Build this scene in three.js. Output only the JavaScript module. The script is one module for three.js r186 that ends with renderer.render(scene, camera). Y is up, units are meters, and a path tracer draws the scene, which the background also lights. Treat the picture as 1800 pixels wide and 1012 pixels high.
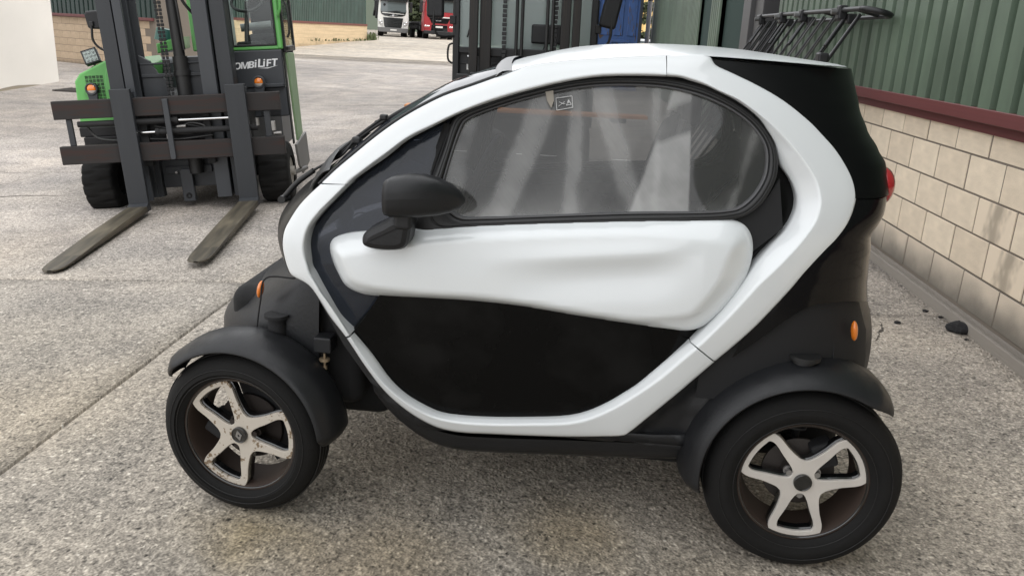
import * as THREE from 'three';
import { mergeGeometries } from 'three/addons/utils/BufferGeometryUtils.js';
import { RoundedBoxGeometry } from 'three/addons/geometries/RoundedBoxGeometry.js';
import { FontLoader } from 'three/addons/loaders/FontLoader.js';
import { TextGeometry } from 'three/addons/geometries/TextGeometry.js';

// ---------------------------------------------------------------- camera, sky, sun, exposure
const scene = new THREE.Scene();
const camera = new THREE.PerspectiveCamera(38.19, 1024 / 575, 0.05, 900);
camera.position.set(0, 1.4819, 0);
camera.rotation.set(-0.29807, 0, 0.05003);
{ // an overcast sky: even, brightest overhead
  const w = 128, hh = 64, d = new Float32Array(w * hh * 4);
  for (let j = 0; j < hh; j++) for (let i = 0; i < w; i++) {
    const el = (j + 0.5) / hh * Math.PI - Math.PI / 2, a = i / w * Math.PI * 2;
    const up = Math.max(0, Math.sin(el));
    const cl = 1 + 0.05 * Math.sin(3 * a + 5 * el) * Math.cos(2 * a - 7 * el) + 0.03 * Math.sin(7 * a + 2) * Math.sin(11 * el);
    const v = (el < 0 ? 0.55 : 1.06 + 0.16 * Math.pow(up, 0.8)) * (el < 0 ? 1 : cl);
    d.set([v * 0.99, v, v * 1.02, 1], (j * w + i) * 4);
  }
  const t = new THREE.DataTexture(d, w, hh, THREE.RGBAFormat, THREE.FloatType);
  t.mapping = THREE.EquirectangularReflectionMapping; t.magFilter = t.minFilter = THREE.LinearFilter; t.needsUpdate = true;
  scene.background = t; scene.environment = t;
}
const sun = new THREE.DirectionalLight(new THREE.Color(1, 0.97, 0.92), 1.15);
sun.position.set(13, 22, 8); sun.castShadow = true; sun.shadow.radius = 34; sun.shadow.mapSize.set(2048, 2048);
Object.assign(sun.shadow.camera, { left: -30, right: 30, top: 30, bottom: -30, near: 1, far: 120 });
scene.add(sun, sun.target);
const renderer = new THREE.WebGLRenderer({ antialias: true });
renderer.setSize(1024, 575);
renderer.shadowMap.enabled = true;
renderer.toneMapping = THREE.LinearToneMapping;
renderer.toneMappingExposure = 1.62;

// ---------------------------------------------------------------- helpers
let seed = 7;
const rnd = () => { seed = (seed * 1664525 + 1013904223) >>> 0; return seed / 4294967296; };
const rr = (a, b) => a + (b - a) * rnd();
const clamp = THREE.MathUtils.clamp, lerp = THREE.MathUtils.lerp;
const sst = (a, b, x) => { const t = clamp((x - a) / (b - a), 0, 1); return t * t * (3 - 2 * t); };
const V = (x, y, z) => new THREE.Vector3(x, y, z);
const rgb = (r, g, b) => new THREE.Color().setRGB(r, g, b);
// periodic value noise
const NT = new Float32Array(65536).map(() => rnd());
function vnoise(x, y, p) {
  const xi = Math.floor(x), yi = Math.floor(y), u = x - xi, v = y - yi, m = (q) => ((q % p) + p) % p;
  const g = (a, b) => NT[(m(a) * 131 + m(b) * 977 + p * 57) & 65535];
  const s = u * u * (3 - 2 * u), t = v * v * (3 - 2 * v);
  return lerp(lerp(g(xi, yi), g(xi + 1, yi), s), lerp(g(xi, yi + 1), g(xi + 1, yi + 1), s), t);
}
const fbm = (u, v, p, o = 4) => { let a = 0, w = 0.5, s = 0; for (let i = 0; i < o; i++) { a += w * vnoise(u * p, v * p, p); s += w; w *= 0.5; p *= 2; } return a / s; };
function tex(w, h, fn, srgb = true, rep = 1) {   // fn(u, v) -> [r, g, b] in 0..1
  const d = new Uint8Array(w * h * 4);
  for (let j = 0; j < h; j++) for (let i = 0; i < w; i++) {
    const c = fn((i + 0.5) / w, (j + 0.5) / h, i, j), k = (j * w + i) * 4;
    d[k] = clamp(c[0], 0, 1) * 255; d[k + 1] = clamp(c[1], 0, 1) * 255; d[k + 2] = clamp(c[2], 0, 1) * 255; d[k + 3] = 255;
  }
  const t = new THREE.DataTexture(d, w, h, THREE.RGBAFormat);
  t.wrapS = t.wrapT = THREE.RepeatWrapping; t.magFilter = THREE.LinearFilter; t.minFilter = THREE.LinearMipmapLinearFilter; t.generateMipmaps = true;
  if (srgb) t.colorSpace = THREE.SRGBColorSpace;
  t.repeat.set(rep, rep); t.needsUpdate = true; return t;
}
const std = (o) => new THREE.MeshStandardMaterial({ side: THREE.DoubleSide, ...o });
const phy = (o) => new THREE.MeshPhysicalMaterial({ side: THREE.DoubleSide, ...o });
const used = {};
function numbered(n) { const k = used[n] = (used[n] ?? -1) + 1; return k ? `${n}_${String(k).padStart(3, '0')}` : n; }
function mesh(name, geo, m, parent) {
  const o = new THREE.Mesh(Array.isArray(geo) ? merge(geo) : geo, m);
  o.castShadow = o.receiveShadow = true; o.name = parent ? name : numbered(name);
  (parent ?? scene).add(o); return o;
}
function merge(list) {
  const l = list.map((g) => { const q = g.index ? g.toNonIndexed() : g.clone(); for (const k of Object.keys(q.attributes)) if (!['position', 'normal', 'uv'].includes(k)) q.deleteAttribute(k); if (!q.attributes.uv) q.setAttribute('uv', new THREE.BufferAttribute(new Float32Array(q.attributes.position.count * 2), 2)); return q; });
  return l.length === 1 ? l[0] : mergeGeometries(l);
}
function thing(name, label, category, pos = [0, 0, 0], rot = [0, 0, 0], group) {
  const o = new THREE.Group(); o.name = numbered(name); o.position.set(...pos); o.rotation.set(...rot); scene.add(o);
  o.userData = { label, category }; if (group) o.userData.group = group; return o;
}
function tag(o, label, category, group) { o.userData = { label, category }; if (group) o.userData.group = group; return o; }
const box = (x0, x1, y0, y1, z0, z1) => new THREE.BoxGeometry(x1 - x0, y1 - y0, z1 - z0).translate((x0 + x1) / 2, (y0 + y1) / 2, (z0 + z1) / 2);
const rbox = (x0, x1, y0, y1, z0, z1, r = 0.006, s = 2) => new RoundedBoxGeometry(x1 - x0, y1 - y0, z1 - z0, s, Math.min(r, (x1 - x0) / 2.01, (y1 - y0) / 2.01, (z1 - z0) / 2.01)).translate((x0 + x1) / 2, (y0 + y1) / 2, (z0 + z1) / 2);
function bar(a, b, r, seg = 10, r2 = r) {        // a round bar between two points
  const A = V(...a), B = V(...b), d = B.clone().sub(A), g = new THREE.CylinderGeometry(r2, r, d.length(), seg);
  g.translate(0, d.length() / 2, 0).applyQuaternion(new THREE.Quaternion().setFromUnitVectors(V(0, 1, 0), d.normalize())); return g.translate(...a);
}
const tube = (pts, r, n = 24, s = 8, closed = false) => new THREE.TubeGeometry(new THREE.CatmullRomCurve3(pts.map((p) => V(...p)), closed, 'centripetal'), n, r, s, closed);
function grid(nu, nv, fn, flip = false, closeU = false) {   // fn(i, j) -> [x, y, z]; smooth shaded sheet
  const p = [], uv = [], ix = [];
  for (let i = 0; i < nu; i++) for (let j = 0; j < nv; j++) { const q = fn(i, j); p.push(q[0], q[1], q[2]); uv.push(q[3] ?? i / (nu - 1), q[4] ?? j / (nv - 1)); }
  for (let i = 0; i < (closeU ? nu : nu - 1); i++) for (let j = 0; j < nv - 1; j++) {
    const a = i * nv + j, b = ((i + 1) % nu) * nv + j;
    if (flip) ix.push(a, b, a + 1, b, b + 1, a + 1); else ix.push(a, a + 1, b, b, a + 1, b + 1);
  }
  const g = new THREE.BufferGeometry();
  g.setAttribute('position', new THREE.Float32BufferAttribute(p, 3)); g.setAttribute('uv', new THREE.Float32BufferAttribute(uv, 2)); g.setIndex(ix); g.computeVertexNormals(); return g;
}
const prism = (pts, z0, z1, bev = 0) => { const s = new THREE.Shape(pts.map((p) => new THREE.Vector2(...p))); return new THREE.ExtrudeGeometry(s, { depth: z1 - z0 - 2 * bev, bevelEnabled: bev > 0, bevelSize: bev, bevelOffset: -bev, bevelThickness: bev, bevelSegments: 2 }).translate(0, 0, z0 + bev); };
const pairs = (a) => { const o = []; for (let i = 0; i < a.length; i += 2) o.push([a[i], a[i + 1]]); return o; };
function spline(pts, n, closed = false) {
  const c = new THREE.CatmullRomCurve3(pts.map((p) => V(p[0], p[1], 0)), closed, 'centripetal'), o = [];
  for (let i = 0; i < n; i++) { const q = c.getPoint(closed ? i / n : i / (n - 1)); o.push([q.x, q.y]); } return o;
}
function evenly(poly, step) {   // resample a closed polygon
  const o = [];
  for (let i = 0; i < poly.length; i++) { const a = poly[i], b = poly[(i + 1) % poly.length], L = Math.hypot(b[0] - a[0], b[1] - a[1]), k = Math.max(1, Math.round(L / step)); for (let q = 0; q < k; q++) o.push([lerp(a[0], b[0], q / k), lerp(a[1], b[1], q / k)]); }
  return o;
}
function inside(p, poly) { let c = false; for (let i = 0, j = poly.length - 1; i < poly.length; j = i++) { const a = poly[i], b = poly[j]; if ((a[1] > p[1]) !== (b[1] > p[1]) && p[0] < (b[0] - a[0]) * (p[1] - a[1]) / (b[1] - a[1]) + a[0]) c = !c; } return c; }
function edgeDist(p, poly) { let m = 1e9; for (let i = 0; i < poly.length; i++) { const a = poly[i], b = poly[(i + 1) % poly.length], dx = b[0] - a[0], dy = b[1] - a[1], t = clamp(((p[0] - a[0]) * dx + (p[1] - a[1]) * dy) / (dx * dx + dy * dy + 1e-12), 0, 1); m = Math.min(m, Math.hypot(p[0] - a[0] - t * dx, p[1] - a[1] - t * dy)); } return m; }
function delaunay(P) {
  const n = P.length, pts = [...P, [-50, -50], [50, -50], [0, 80]];
  const circ = (a, b, c) => { const [ax, ay] = pts[a], [bx, by] = pts[b], [cx, cy] = pts[c], d = 2 * (ax * (by - cy) + bx * (cy - ay) + cx * (ay - by)), A = ax * ax + ay * ay, B = bx * bx + by * by, C = cx * cx + cy * cy, x = (A * (by - cy) + B * (cy - ay) + C * (ay - by)) / d, y = (A * (cx - bx) + B * (ax - cx) + C * (bx - ax)) / d; return { t: [a, b, c], x, y, r: (ax - x) ** 2 + (ay - y) ** 2 }; };
  const order = P.map((_, i) => i).sort((a, b) => P[a][0] - P[b][0]);
  let open = [circ(n, n + 1, n + 2)]; const done = [];
  for (const i of order) {
    const [x, y] = pts[i], edges = new Map(), keep = [];
    for (const T of open) {
      const dx = x - T.x;
      if (dx > 0 && dx * dx > T.r) { done.push(T); continue; }
      if (dx * dx + (y - T.y) ** 2 > T.r) { keep.push(T); continue; }
      for (const [a, b] of [[T.t[0], T.t[1]], [T.t[1], T.t[2]], [T.t[2], T.t[0]]]) { const k = a < b ? a * 1e5 + b : b * 1e5 + a; edges.has(k) ? edges.set(k, null) : edges.set(k, [a, b]); }
    }
    open = keep; for (const e of edges.values()) if (e) open.push(circ(e[0], e[1], i));
  }
  return [...done, ...open].map((T) => T.t).filter((t) => t.every((q) => q < n));
}
// a curved sheet: an outline in (x, y), lifted to z by zf(x, y, distance to the edge), with a skirt turned back by `thick`
function shell(outline, zf, { cell = 0.02, thick = 0.012, holes = [], side = 1 } = {}) {
  const loops = [outline, ...holes].map((l) => evenly(l, cell * 0.7).map((p, i) => [p[0] + 1e-6 * Math.sin(i * 7.3), p[1] + 1e-6 * Math.cos(i * 5.1)])), P = loops.flat();
  const ok = (p) => inside(p, loops[0]) && !loops.slice(1).some((h) => inside(p, h));
  const xs = loops[0].map((p) => p[0]), ys = loops[0].map((p) => p[1]);
  let row = 0;
  for (let y = Math.min(...ys); y < Math.max(...ys); y += cell * 0.87, row++) for (let x = Math.min(...xs) + (row % 2) * cell / 2; x < Math.max(...xs); x += cell) {
    const p = [x + 1e-5 * Math.sin(x * 991 + y * 77), y + 1e-5 * Math.cos(x * 371 + y * 57)]; if (ok(p) && Math.min(...loops.map((l) => edgeDist(p, l))) > cell * 0.45) P.push(p);
  }
  const tri = delaunay(P).filter(([a, b, c]) => ok([(P[a][0] + P[b][0] + P[c][0]) / 3, (P[a][1] + P[b][1] + P[c][1]) / 3]));
  const pos = [], uv = [], ix = [];
  const D = (p) => Math.min(...loops.map((l) => edgeDist(p, l)));
  for (const p of P) { pos.push(p[0], p[1], side * zf(p[0], p[1], D(p))); uv.push(p[0], p[1]); }
  for (const t of tri) { const [a, b, c] = t, s = (P[b][0] - P[a][0]) * (P[c][1] - P[a][1]) - (P[c][0] - P[a][0]) * (P[b][1] - P[a][1]); (s > 0) === (side > 0) ? ix.push(a, b, c) : ix.push(a, c, b); }
  if (thick) for (const l of loops) {
    const o = pos.length / 3; for (const p of l) { const z = zf(p[0], p[1], 0); pos.push(p[0], p[1], side * z, p[0], p[1], side * (z - thick)); uv.push(p[0], p[1], p[0], p[1]); }
    for (let i = 0; i < l.length; i++) { const a = o + 2 * i, b = o + 2 * ((i + 1) % l.length); ix.push(a, a + 1, b, b, a + 1, b + 1); }
  }
  const g = new THREE.BufferGeometry(); g.setAttribute('position', new THREE.Float32BufferAttribute(pos, 3)); g.setAttribute('uv', new THREE.Float32BufferAttribute(uv, 2)); g.setIndex(ix); g.computeVertexNormals(); return g;
}
const lathe = (prof, seg = 48, a0 = 0, a1 = Math.PI * 2) => grid(seg + 1, prof.length, (i, j) => { const a = lerp(a0, a1, i / seg), [r, z] = prof[j]; return [r * Math.cos(a), r * Math.sin(a), z, i / seg * 4, j / prof.length]; });
const font = await new FontLoader().loadAsync('fonts/droid/droid_sans_bold.typeface.json');
const text = (s, size, depth = 0.002) => new TextGeometry(s, { font, size, depth, curveSegments: 4, bevelEnabled: false });

// ---------------------------------------------------------------- materials
const grime = tex(512, 512, (u, v) => { const n = 0.5 + 0.5 * fbm(u, v, 5, 5), k = 0.80 + 0.2 * n; return [k, k, k]; });
const rough = tex(512, 512, (u, v) => { const n = fbm(u, v, 9, 5); return [0, 0.75 + 0.5 * (n - 0.5), 0]; }, false);
const fine = tex(512, 512, (u, v) => { const n = 0.6 * vnoise(u * 170, v * 170, 170) + 0.4 * fbm(u, v, 40, 3); return [n, n, n]; }, false);
const dustTex = tex(1024, 512, (u, v) => { const n = fbm(u, v, 7, 5), sp = vnoise(u * 330, v * 170, 1000), k = 0.30 + 0.16 * sst(0.5, 0.8, n) + 0.10 * sst(0.55, 0.1, v) * n + (sp > 0.965 ? 0.30 : 0); return [k, k, k]; });
const M = {
  white: phy({ color: rgb(0.725, 0.75, 0.76), roughness: 0.30, clearcoat: 1, clearcoatRoughness: 0.05 }),
  panel: phy({ color: rgb(0.004, 0.0042, 0.0045), roughness: 0.30, specularIntensity: 0.3, clearcoat: 0.03, clearcoatRoughness: 0.08 }),
  gloss: phy({ color: rgb(0.006, 0.0065, 0.007), roughness: 0.12, clearcoat: 1, clearcoatRoughness: 0.04 }),
  skin: phy({ color: rgb(0.005, 0.0052, 0.0056), roughness: 0.34, roughnessMap: rough, specularIntensity: 0.45, clearcoat: 0.04, clearcoatRoughness: 0.2 }),
  matt: phy({ specularIntensity: 0.8, color: rgb(0.0125, 0.013, 0.0145), roughness: 0.55, roughnessMap: rough, bumpMap: fine, bumpScale: 0.0004 }),
  dark: std({ color: rgb(0.010, 0.010, 0.011), roughness: 0.8 }),
  rubber: std({ color: rgb(0.014, 0.014, 0.0145), roughness: 0.5 }),
  tyre: phy({ specularIntensity: 0.5, color: rgb(0.0105, 0.0102, 0.010), roughness: 0.8, map: grime, bumpMap: fine, bumpScale: 0.0005 }),
  rust: std({ color: rgb(0.022, 0.015, 0.0115), roughness: 0.8, map: grime }),
  steel: std({ color: rgb(0.30, 0.29, 0.28), roughness: 0.45, metalness: 0.7 }),
  chrome: std({ color: rgb(0.75, 0.75, 0.76), roughness: 0.15, metalness: 1 }),
  glass: phy({ color: rgb(0.92, 0.95, 0.94), roughness: 0.02, transmission: 1, thickness: 0, ior: 1.5 }),
  tint: phy({ color: rgb(0.085, 0.10, 0.135), roughness: 0.05, specularIntensity: 0.75, transmission: 0.75, thickness: 0, ior: 1.5 }),
  amber: phy({ color: rgb(0.75, 0.20, 0.02), roughness: 0.15, clearcoat: 1, clearcoatRoughness: 0.05 }),
  red: phy({ color: rgb(0.42, 0.015, 0.02), roughness: 0.15, clearcoat: 1, clearcoatRoughness: 0.04 }),
  roof: phy({ color: rgb(0.72, 0.745, 0.755), roughness: 0.26, clearcoat: 0.35, clearcoatRoughness: 0.12 }),
  dusty: phy({ color: rgb(0.045, 0.0445, 0.0435), roughness: 0.22, specularIntensity: 0.25, map: dustTex }),
  lower: phy({ color: rgb(0.005, 0.005, 0.0055), roughness: 0.14, specularIntensity: 0.28, clearcoat: 0.12, clearcoatRoughness: 0.06 }),
  sealGrey: std({ color: rgb(0.075, 0.075, 0.078), roughness: 0.5 }),
  rimRust: std({ color: rgb(0.036, 0.021, 0.014), roughness: 0.75, map: grime }),
  seat: std({ color: rgb(0.05, 0.05, 0.053), roughness: 0.6 }),
  trim: std({ color: rgb(0.30, 0.30, 0.305), roughness: 0.5 }),
};
// yard level: falls away to the left in the foreground, climbs towards the far gate
function yard(x, z) {
  const D = -z, t = clamp(-1.1 - x, 0, 4.5), r = t * t / (t + 0.5), q = clamp(x - 1.2, 0, 1.15);
  return (-0.065 * r + 0.075 * q * q / (q + 0.15)) * (1 - sst(12, 28, D)) + 0.66 * sst(42, 70, D);
}

// ---------------------------------------------------------------- the yard
const WY = 0.065967, WD = 2.15662;                        // the warehouse wall: its turn and its distance
const dirv = V(Math.sin(WY), 0, -Math.cos(WY)), nrm = V(Math.cos(WY), 0, Math.sin(WY));
const yardAt = (a, b) => { const x = nrm.x * a + dirv.x * b, z = nrm.z * a + dirv.z * b; return [x, yard(x, z), z]; };
const hmap = new Float32Array(2048 * 2048);
{ // exposed-aggregate concrete, 4 m across, 2 mm per texel: paste, pebbles, pits
  const N = 2048;
  for (let j = 0; j < N; j++) for (let i = 0; i < N; i++) { const u = i / N, v = j / N; hmap[j * N + i] = 0.50 + 0.22 * (fbm(u, v, 12, 3) - 0.5) + 0.20 * (vnoise(u * 190, v * 190, 190) - 0.5) + 0.36 * (vnoise(u * 470, v * 470, 470) - 0.5) + 0.42 * (vnoise(u * 1000, v * 1000, 1000) - 0.5); }
  for (let k = 0; k < 90000; k++) {
    const r = k % 9 === 0 ? rr(1.8, 5.2) : 1 + 3.0 * Math.pow(rnd(), 3), e = rr(0.6, 1.4), x = rnd() * N, y = rnd() * N, t = rnd() < 0.48 ? rr(0.14, 0.42) : -rr(0.14, 0.40), R = Math.ceil(r * 1.5);
    for (let q = -R; q <= R; q++) for (let p = -R; p <= R; p++) { const d = Math.hypot(p * e, q / e) / r; if (d < 1) { const m = (((y + q) & 2047) * N) + ((x + p) & 2047); hmap[m] += t * (1 - d * d); } }
  }
}
const concreteMap = tex(2048, 2048, (u, v, i, j) => { const h = hmap[j * 2048 + i], w = fbm(u, v, 6, 4) - 0.5, k = 0.70 + 0.64 * (h - 0.5) + 0.10 * w; return [k, k * (0.970 - 0.02 * w), k * (0.938 - 0.05 * w)]; });
const concreteBump = tex(1024, 1024, (u, v, i, j) => { const a = hmap[(2 * j) * 2048 + 2 * i]; return [a, a, a]; }, false);
const concrete = std({ map: concreteMap, bumpMap: concreteBump, bumpScale: 0.006, roughness: 0.9, vertexColors: true });
const jointDirt = std({ color: rgb(0.07, 0.062, 0.052), roughness: 1 });
function yardTone(x, z) {                                  // wear and old stains, and the paler surfacing by the gate
  const D = -z, n = fbm((x + 100) / 200, (z + 100) / 200, 60, 4), m = fbm((x + 100) / 200, (z + 100) / 200, 14, 3);
  let k = 0.86 + 0.62 * (n - 0.5) + 0.34 * (m - 0.5);
  const far = sst(34, 42, D + 3 * (n - 0.5) - 0.2 * x);
  const c = [lerp(0.81, 0.96, far) * k, lerp(0.79, 0.92, far) * k, lerp(0.77, 0.83, far) * k];
  const warm = sst(7.5, 2.6, D); c[0] *= 0.98 + 0.05 * warm; c[1] *= 0.975 + 0.035 * warm; c[2] *= 0.985 - 0.045 * warm;
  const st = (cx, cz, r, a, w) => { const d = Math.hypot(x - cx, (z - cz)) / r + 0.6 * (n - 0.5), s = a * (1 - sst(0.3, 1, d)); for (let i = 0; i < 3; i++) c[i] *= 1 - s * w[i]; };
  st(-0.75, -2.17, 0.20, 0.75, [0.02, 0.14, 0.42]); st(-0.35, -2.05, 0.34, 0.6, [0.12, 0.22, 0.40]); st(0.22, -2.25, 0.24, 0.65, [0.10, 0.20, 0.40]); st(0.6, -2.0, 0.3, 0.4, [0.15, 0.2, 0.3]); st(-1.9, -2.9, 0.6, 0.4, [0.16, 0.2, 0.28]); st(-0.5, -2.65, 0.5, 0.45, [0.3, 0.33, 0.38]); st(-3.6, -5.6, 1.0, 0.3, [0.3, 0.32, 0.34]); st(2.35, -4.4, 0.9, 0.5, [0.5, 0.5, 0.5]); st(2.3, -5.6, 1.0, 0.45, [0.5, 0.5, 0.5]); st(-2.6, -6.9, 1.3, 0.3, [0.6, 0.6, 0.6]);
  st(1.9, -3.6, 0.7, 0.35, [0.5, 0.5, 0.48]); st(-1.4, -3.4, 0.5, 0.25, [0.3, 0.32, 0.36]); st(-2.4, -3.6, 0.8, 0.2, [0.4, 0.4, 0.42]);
  return c;
}
const ground = new THREE.Group(); ground.name = 'ground'; ground.userData.kind = 'structure'; scene.add(ground);
{
  const xs = [], zs = [];
  for (let i = -24; i <= 24; i++) xs.push(Math.sign(i) * Math.pow(Math.abs(i) / 24, 2.2) * 320);
  for (let i = -40; i <= 90; i++) zs.push(i < 0 ? i * 6 : -Math.pow(i / 90, 1.6) * 420);
  const p = [], c = [], uv = [], ix = [];
  const B0 = 30;
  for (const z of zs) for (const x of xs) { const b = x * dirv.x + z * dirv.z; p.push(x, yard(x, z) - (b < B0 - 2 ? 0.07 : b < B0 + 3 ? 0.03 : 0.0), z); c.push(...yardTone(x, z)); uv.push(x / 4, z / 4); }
  for (let j = 0; j < zs.length - 1; j++) for (let i = 0; i < xs.length - 1; i++) { const a = j * xs.length + i, b = a + xs.length; ix.push(a, a + 1, b, a + 1, b + 1, b); }
  const g = new THREE.BufferGeometry(); g.setAttribute('position', new THREE.Float32BufferAttribute(p, 3)); g.setAttribute('color', new THREE.Float32BufferAttribute(c, 3)); g.setAttribute('uv', new THREE.Float32BufferAttribute(uv, 2)); g.setIndex(ix); g.computeVertexNormals();
  mesh('concrete_sheet', g, concrete, ground);
  // the poured slabs, each with its own edges, open joints between them
  const A = [2.15, -1.85, -5.75, -9.65, -13.55, -17.45], B = [-7.6, -3.5, 0.5, 4.6, 8.7, 12.8, 16.9, 21.0, 25.1, 29.2];
  for (let i = 0; i < A.length - 1; i++) for (let j = 0; j < B.length - 1; j++) {
    const gp = 0.009, a1 = A[i] - (i ? gp : 0), a0 = A[i + 1] + gp, b0 = B[j] + gp, b1 = B[j + 1] - gp, n = j < 4 && i < 3 ? 30 : 10, pp = [], cc = [], uu = [], ii = [], lift = rr(-0.0015, 0.0015), tone = rr(0.95, 1.05);
    const nick = (t) => 0.006 * (vnoise(t * 9, i * 7 + j * 3, 64) - 0.5) + 0.004 * (vnoise(t * 31, i * 5 + j, 64) - 0.5);
    for (let v = 0; v <= n + 2; v++) for (let u = 0; u <= n + 2; u++) {
      const skU = u === 0 || u === n + 2, skV = v === 0 || v === n + 2, fu = clamp((u - 1) / n, 0, 1), fv = clamp((v - 1) / n, 0, 1);
      let a = lerp(a0, a1, fu), b = lerp(b0, b1, fv);
      if (fu === 0 || fu === 1) a += nick(b); if (fv === 0 || fv === 1) b += nick(a + 40);
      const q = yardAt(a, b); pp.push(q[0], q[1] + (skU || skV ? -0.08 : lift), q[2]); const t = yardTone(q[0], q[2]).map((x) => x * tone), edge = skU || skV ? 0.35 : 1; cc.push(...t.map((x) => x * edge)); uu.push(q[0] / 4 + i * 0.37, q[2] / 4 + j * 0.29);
    }
    const W = n + 3; for (let v = 0; v < n + 2; v++) for (let u = 0; u < n + 2; u++) { const k = v * W + u; ii.push(k, k + 1, k + W, k + 1, k + W + 1, k + W); }
    const s = new THREE.BufferGeometry(); s.setAttribute('position', new THREE.Float32BufferAttribute(pp, 3)); s.setAttribute('color', new THREE.Float32BufferAttribute(cc, 3)); s.setAttribute('uv', new THREE.Float32BufferAttribute(uu, 2)); s.setIndex(ii); s.computeVertexNormals();
    mesh('concrete_slab', s, concrete, ground);
  }
  // hairline cracks filled with dirt, and scattered grit
  const cracks = [[[-5.6, -7.6], [-5.1, -7.5], [-4.6, -7.62], [-4.2, -7.58]], [[-5.0, -9.3], [-4.6, -9.25], [-4.1, -9.4]], [[-5.2, -6.3], [-4.95, -6.22], [-4.8, -6.3]], [[1.9, -4.06], [2.02, -4.3], [2.1, -4.9]], [[2.08, -4.9], [1.95, -5.1], [1.8, -5.15]]];
  const cg = [];
  for (const c of cracks) { const s = new THREE.CatmullRomCurve3(c.map(([x, z]) => V(x, 0, z))), n = 26; cg.push(grid(n, 2, (i, j) => { const p = s.getPoint(i / (n - 1)), w = (0.004 + 0.012 * vnoise(i * 0.7, c[0][0] * 9, 64)) * Math.sin(Math.PI * (0.06 + 0.88 * i / (n - 1))), o = 0.02 * (vnoise(i * 0.9, c[0][1] * 5, 64) - 0.5), x = p.x + o, z = p.z + (j - 0.5) * w * 2 + o; return [x, yard(x, z) + 0.004, z]; })); }
  mesh('crack', cg, jointDirt, ground);
}

// ---------------------------------------------------------------- the warehouse on the right
const blockMat = [0, 1, 2, 3].map((k) => std({ color: rgb(0.775 + 0.025 * k, 0.655 + 0.024 * k, 0.505 + 0.02 * k), roughness: 0.85, map: grime, bumpMap: fine, bumpScale: 0.0012 }));
const stainTex = tex(256, 256, (u, v) => { const s = fbm(u, v * 0.25, 5, 4), k = sst(-0.1, 1.0, v + 0.5 * (s - 0.5)), q = 0.50 + 0.42 * k; return [q, q * (1.02 - 0.02 * k), q * (1.04 - 0.04 * k)]; });
const blockLow = [0, 1, 2].map((k) => { const t = stainTex.clone(); t.repeat.set(0.5, 1); t.offset.set(0.31 * k, 0); t.wrapT = THREE.ClampToEdgeWrapping; t.needsUpdate = true; return std({ color: rgb(0.76, 0.65, 0.52), roughness: 0.88, map: t, bumpMap: fine, bumpScale: 0.0012 }); });
const streakTex = tex(256, 128, (u, v) => { const k = 0.74 + 0.24 * sst(0.02, 0.30, Math.abs(u - 0.55) + 0.35 * (fbm(u, v * 0.3, 7, 3) - 0.5)); return [k, k, k]; });
const blockStreak = std({ color: rgb(0.79, 0.67, 0.52), roughness: 0.88, map: streakTex });
const mortar = std({ color: rgb(0.20, 0.17, 0.14), roughness: 1, map: grime });
const maroon = std({ color: rgb(0.14, 0.034, 0.034), roughness: 0.5, map: grime });
const sheetTex = tex(512, 512, (u, v) => { const n = fbm(u, v * 0.25, 24, 4), m = fbm(u, v, 5, 3), k = 0.80 + 0.22 * (n - 0.5) + 0.16 * (m - 0.5); return [k, k, k]; });
const cladding = std({ color: rgb(0.150, 0.212, 0.148), roughness: 0.48, map: sheetTex });
const claddingFar = std({ color: rgb(0.055, 0.105, 0.085), roughness: 0.5, map: sheetTex });
const darkGreen = std({ color: rgb(0.012, 0.034, 0.028), roughness: 0.95 });
const steelGrey = std({ color: rgb(0.085, 0.083, 0.085), roughness: 0.5, map: grime });
const curbMat = std({ color: rgb(0.30, 0.27, 0.235), roughness: 0.95, map: grime, bumpMap: fine, bumpScale: 0.002 });
const blockGeo = [0, 1, 2].map(() => { const g = rbox(0, 0.394, 0, 0.190, -0.03, 0.004 + rr(-0.0015, 0.0015), 0.004, 1); return g; });
function sheet(x0, x1, y0, y1, z, pitch, w, depth) {      // corrugated sheet: raised bands, narrow troughs with sloping sides
  const prof = []; const e = pitch * 0.06;
  for (let x = x0; x < x1 - 1e-6; x += pitch) { const c = Math.min(x1, x + pitch); prof.push([x, 0], [x + w, 0], [x + w + e, -depth], [c - e, -depth], [c, 0]); }
  const p = [], uv = [], ix = [];
  for (let i = 0; i < prof.length - 1; i++) { const a = prof[i], b = prof[i + 1]; if (b[0] - a[0] < 1e-6) continue; const k = p.length / 3; for (const [q, y] of [[a, y0], [b, y0], [b, y1], [a, y1]]) { p.push(q[0], y, z + q[1]); uv.push(q[0] / 3, y / 3); } ix.push(k, k + 1, k + 2, k, k + 2, k + 3); }
  const g = new THREE.BufferGeometry(); g.setAttribute('position', new THREE.Float32BufferAttribute(p, 3)); g.setAttribute('uv', new THREE.Float32BufferAttribute(uv, 2)); g.setIndex(ix); g.computeVertexNormals(); return g;
}
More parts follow.
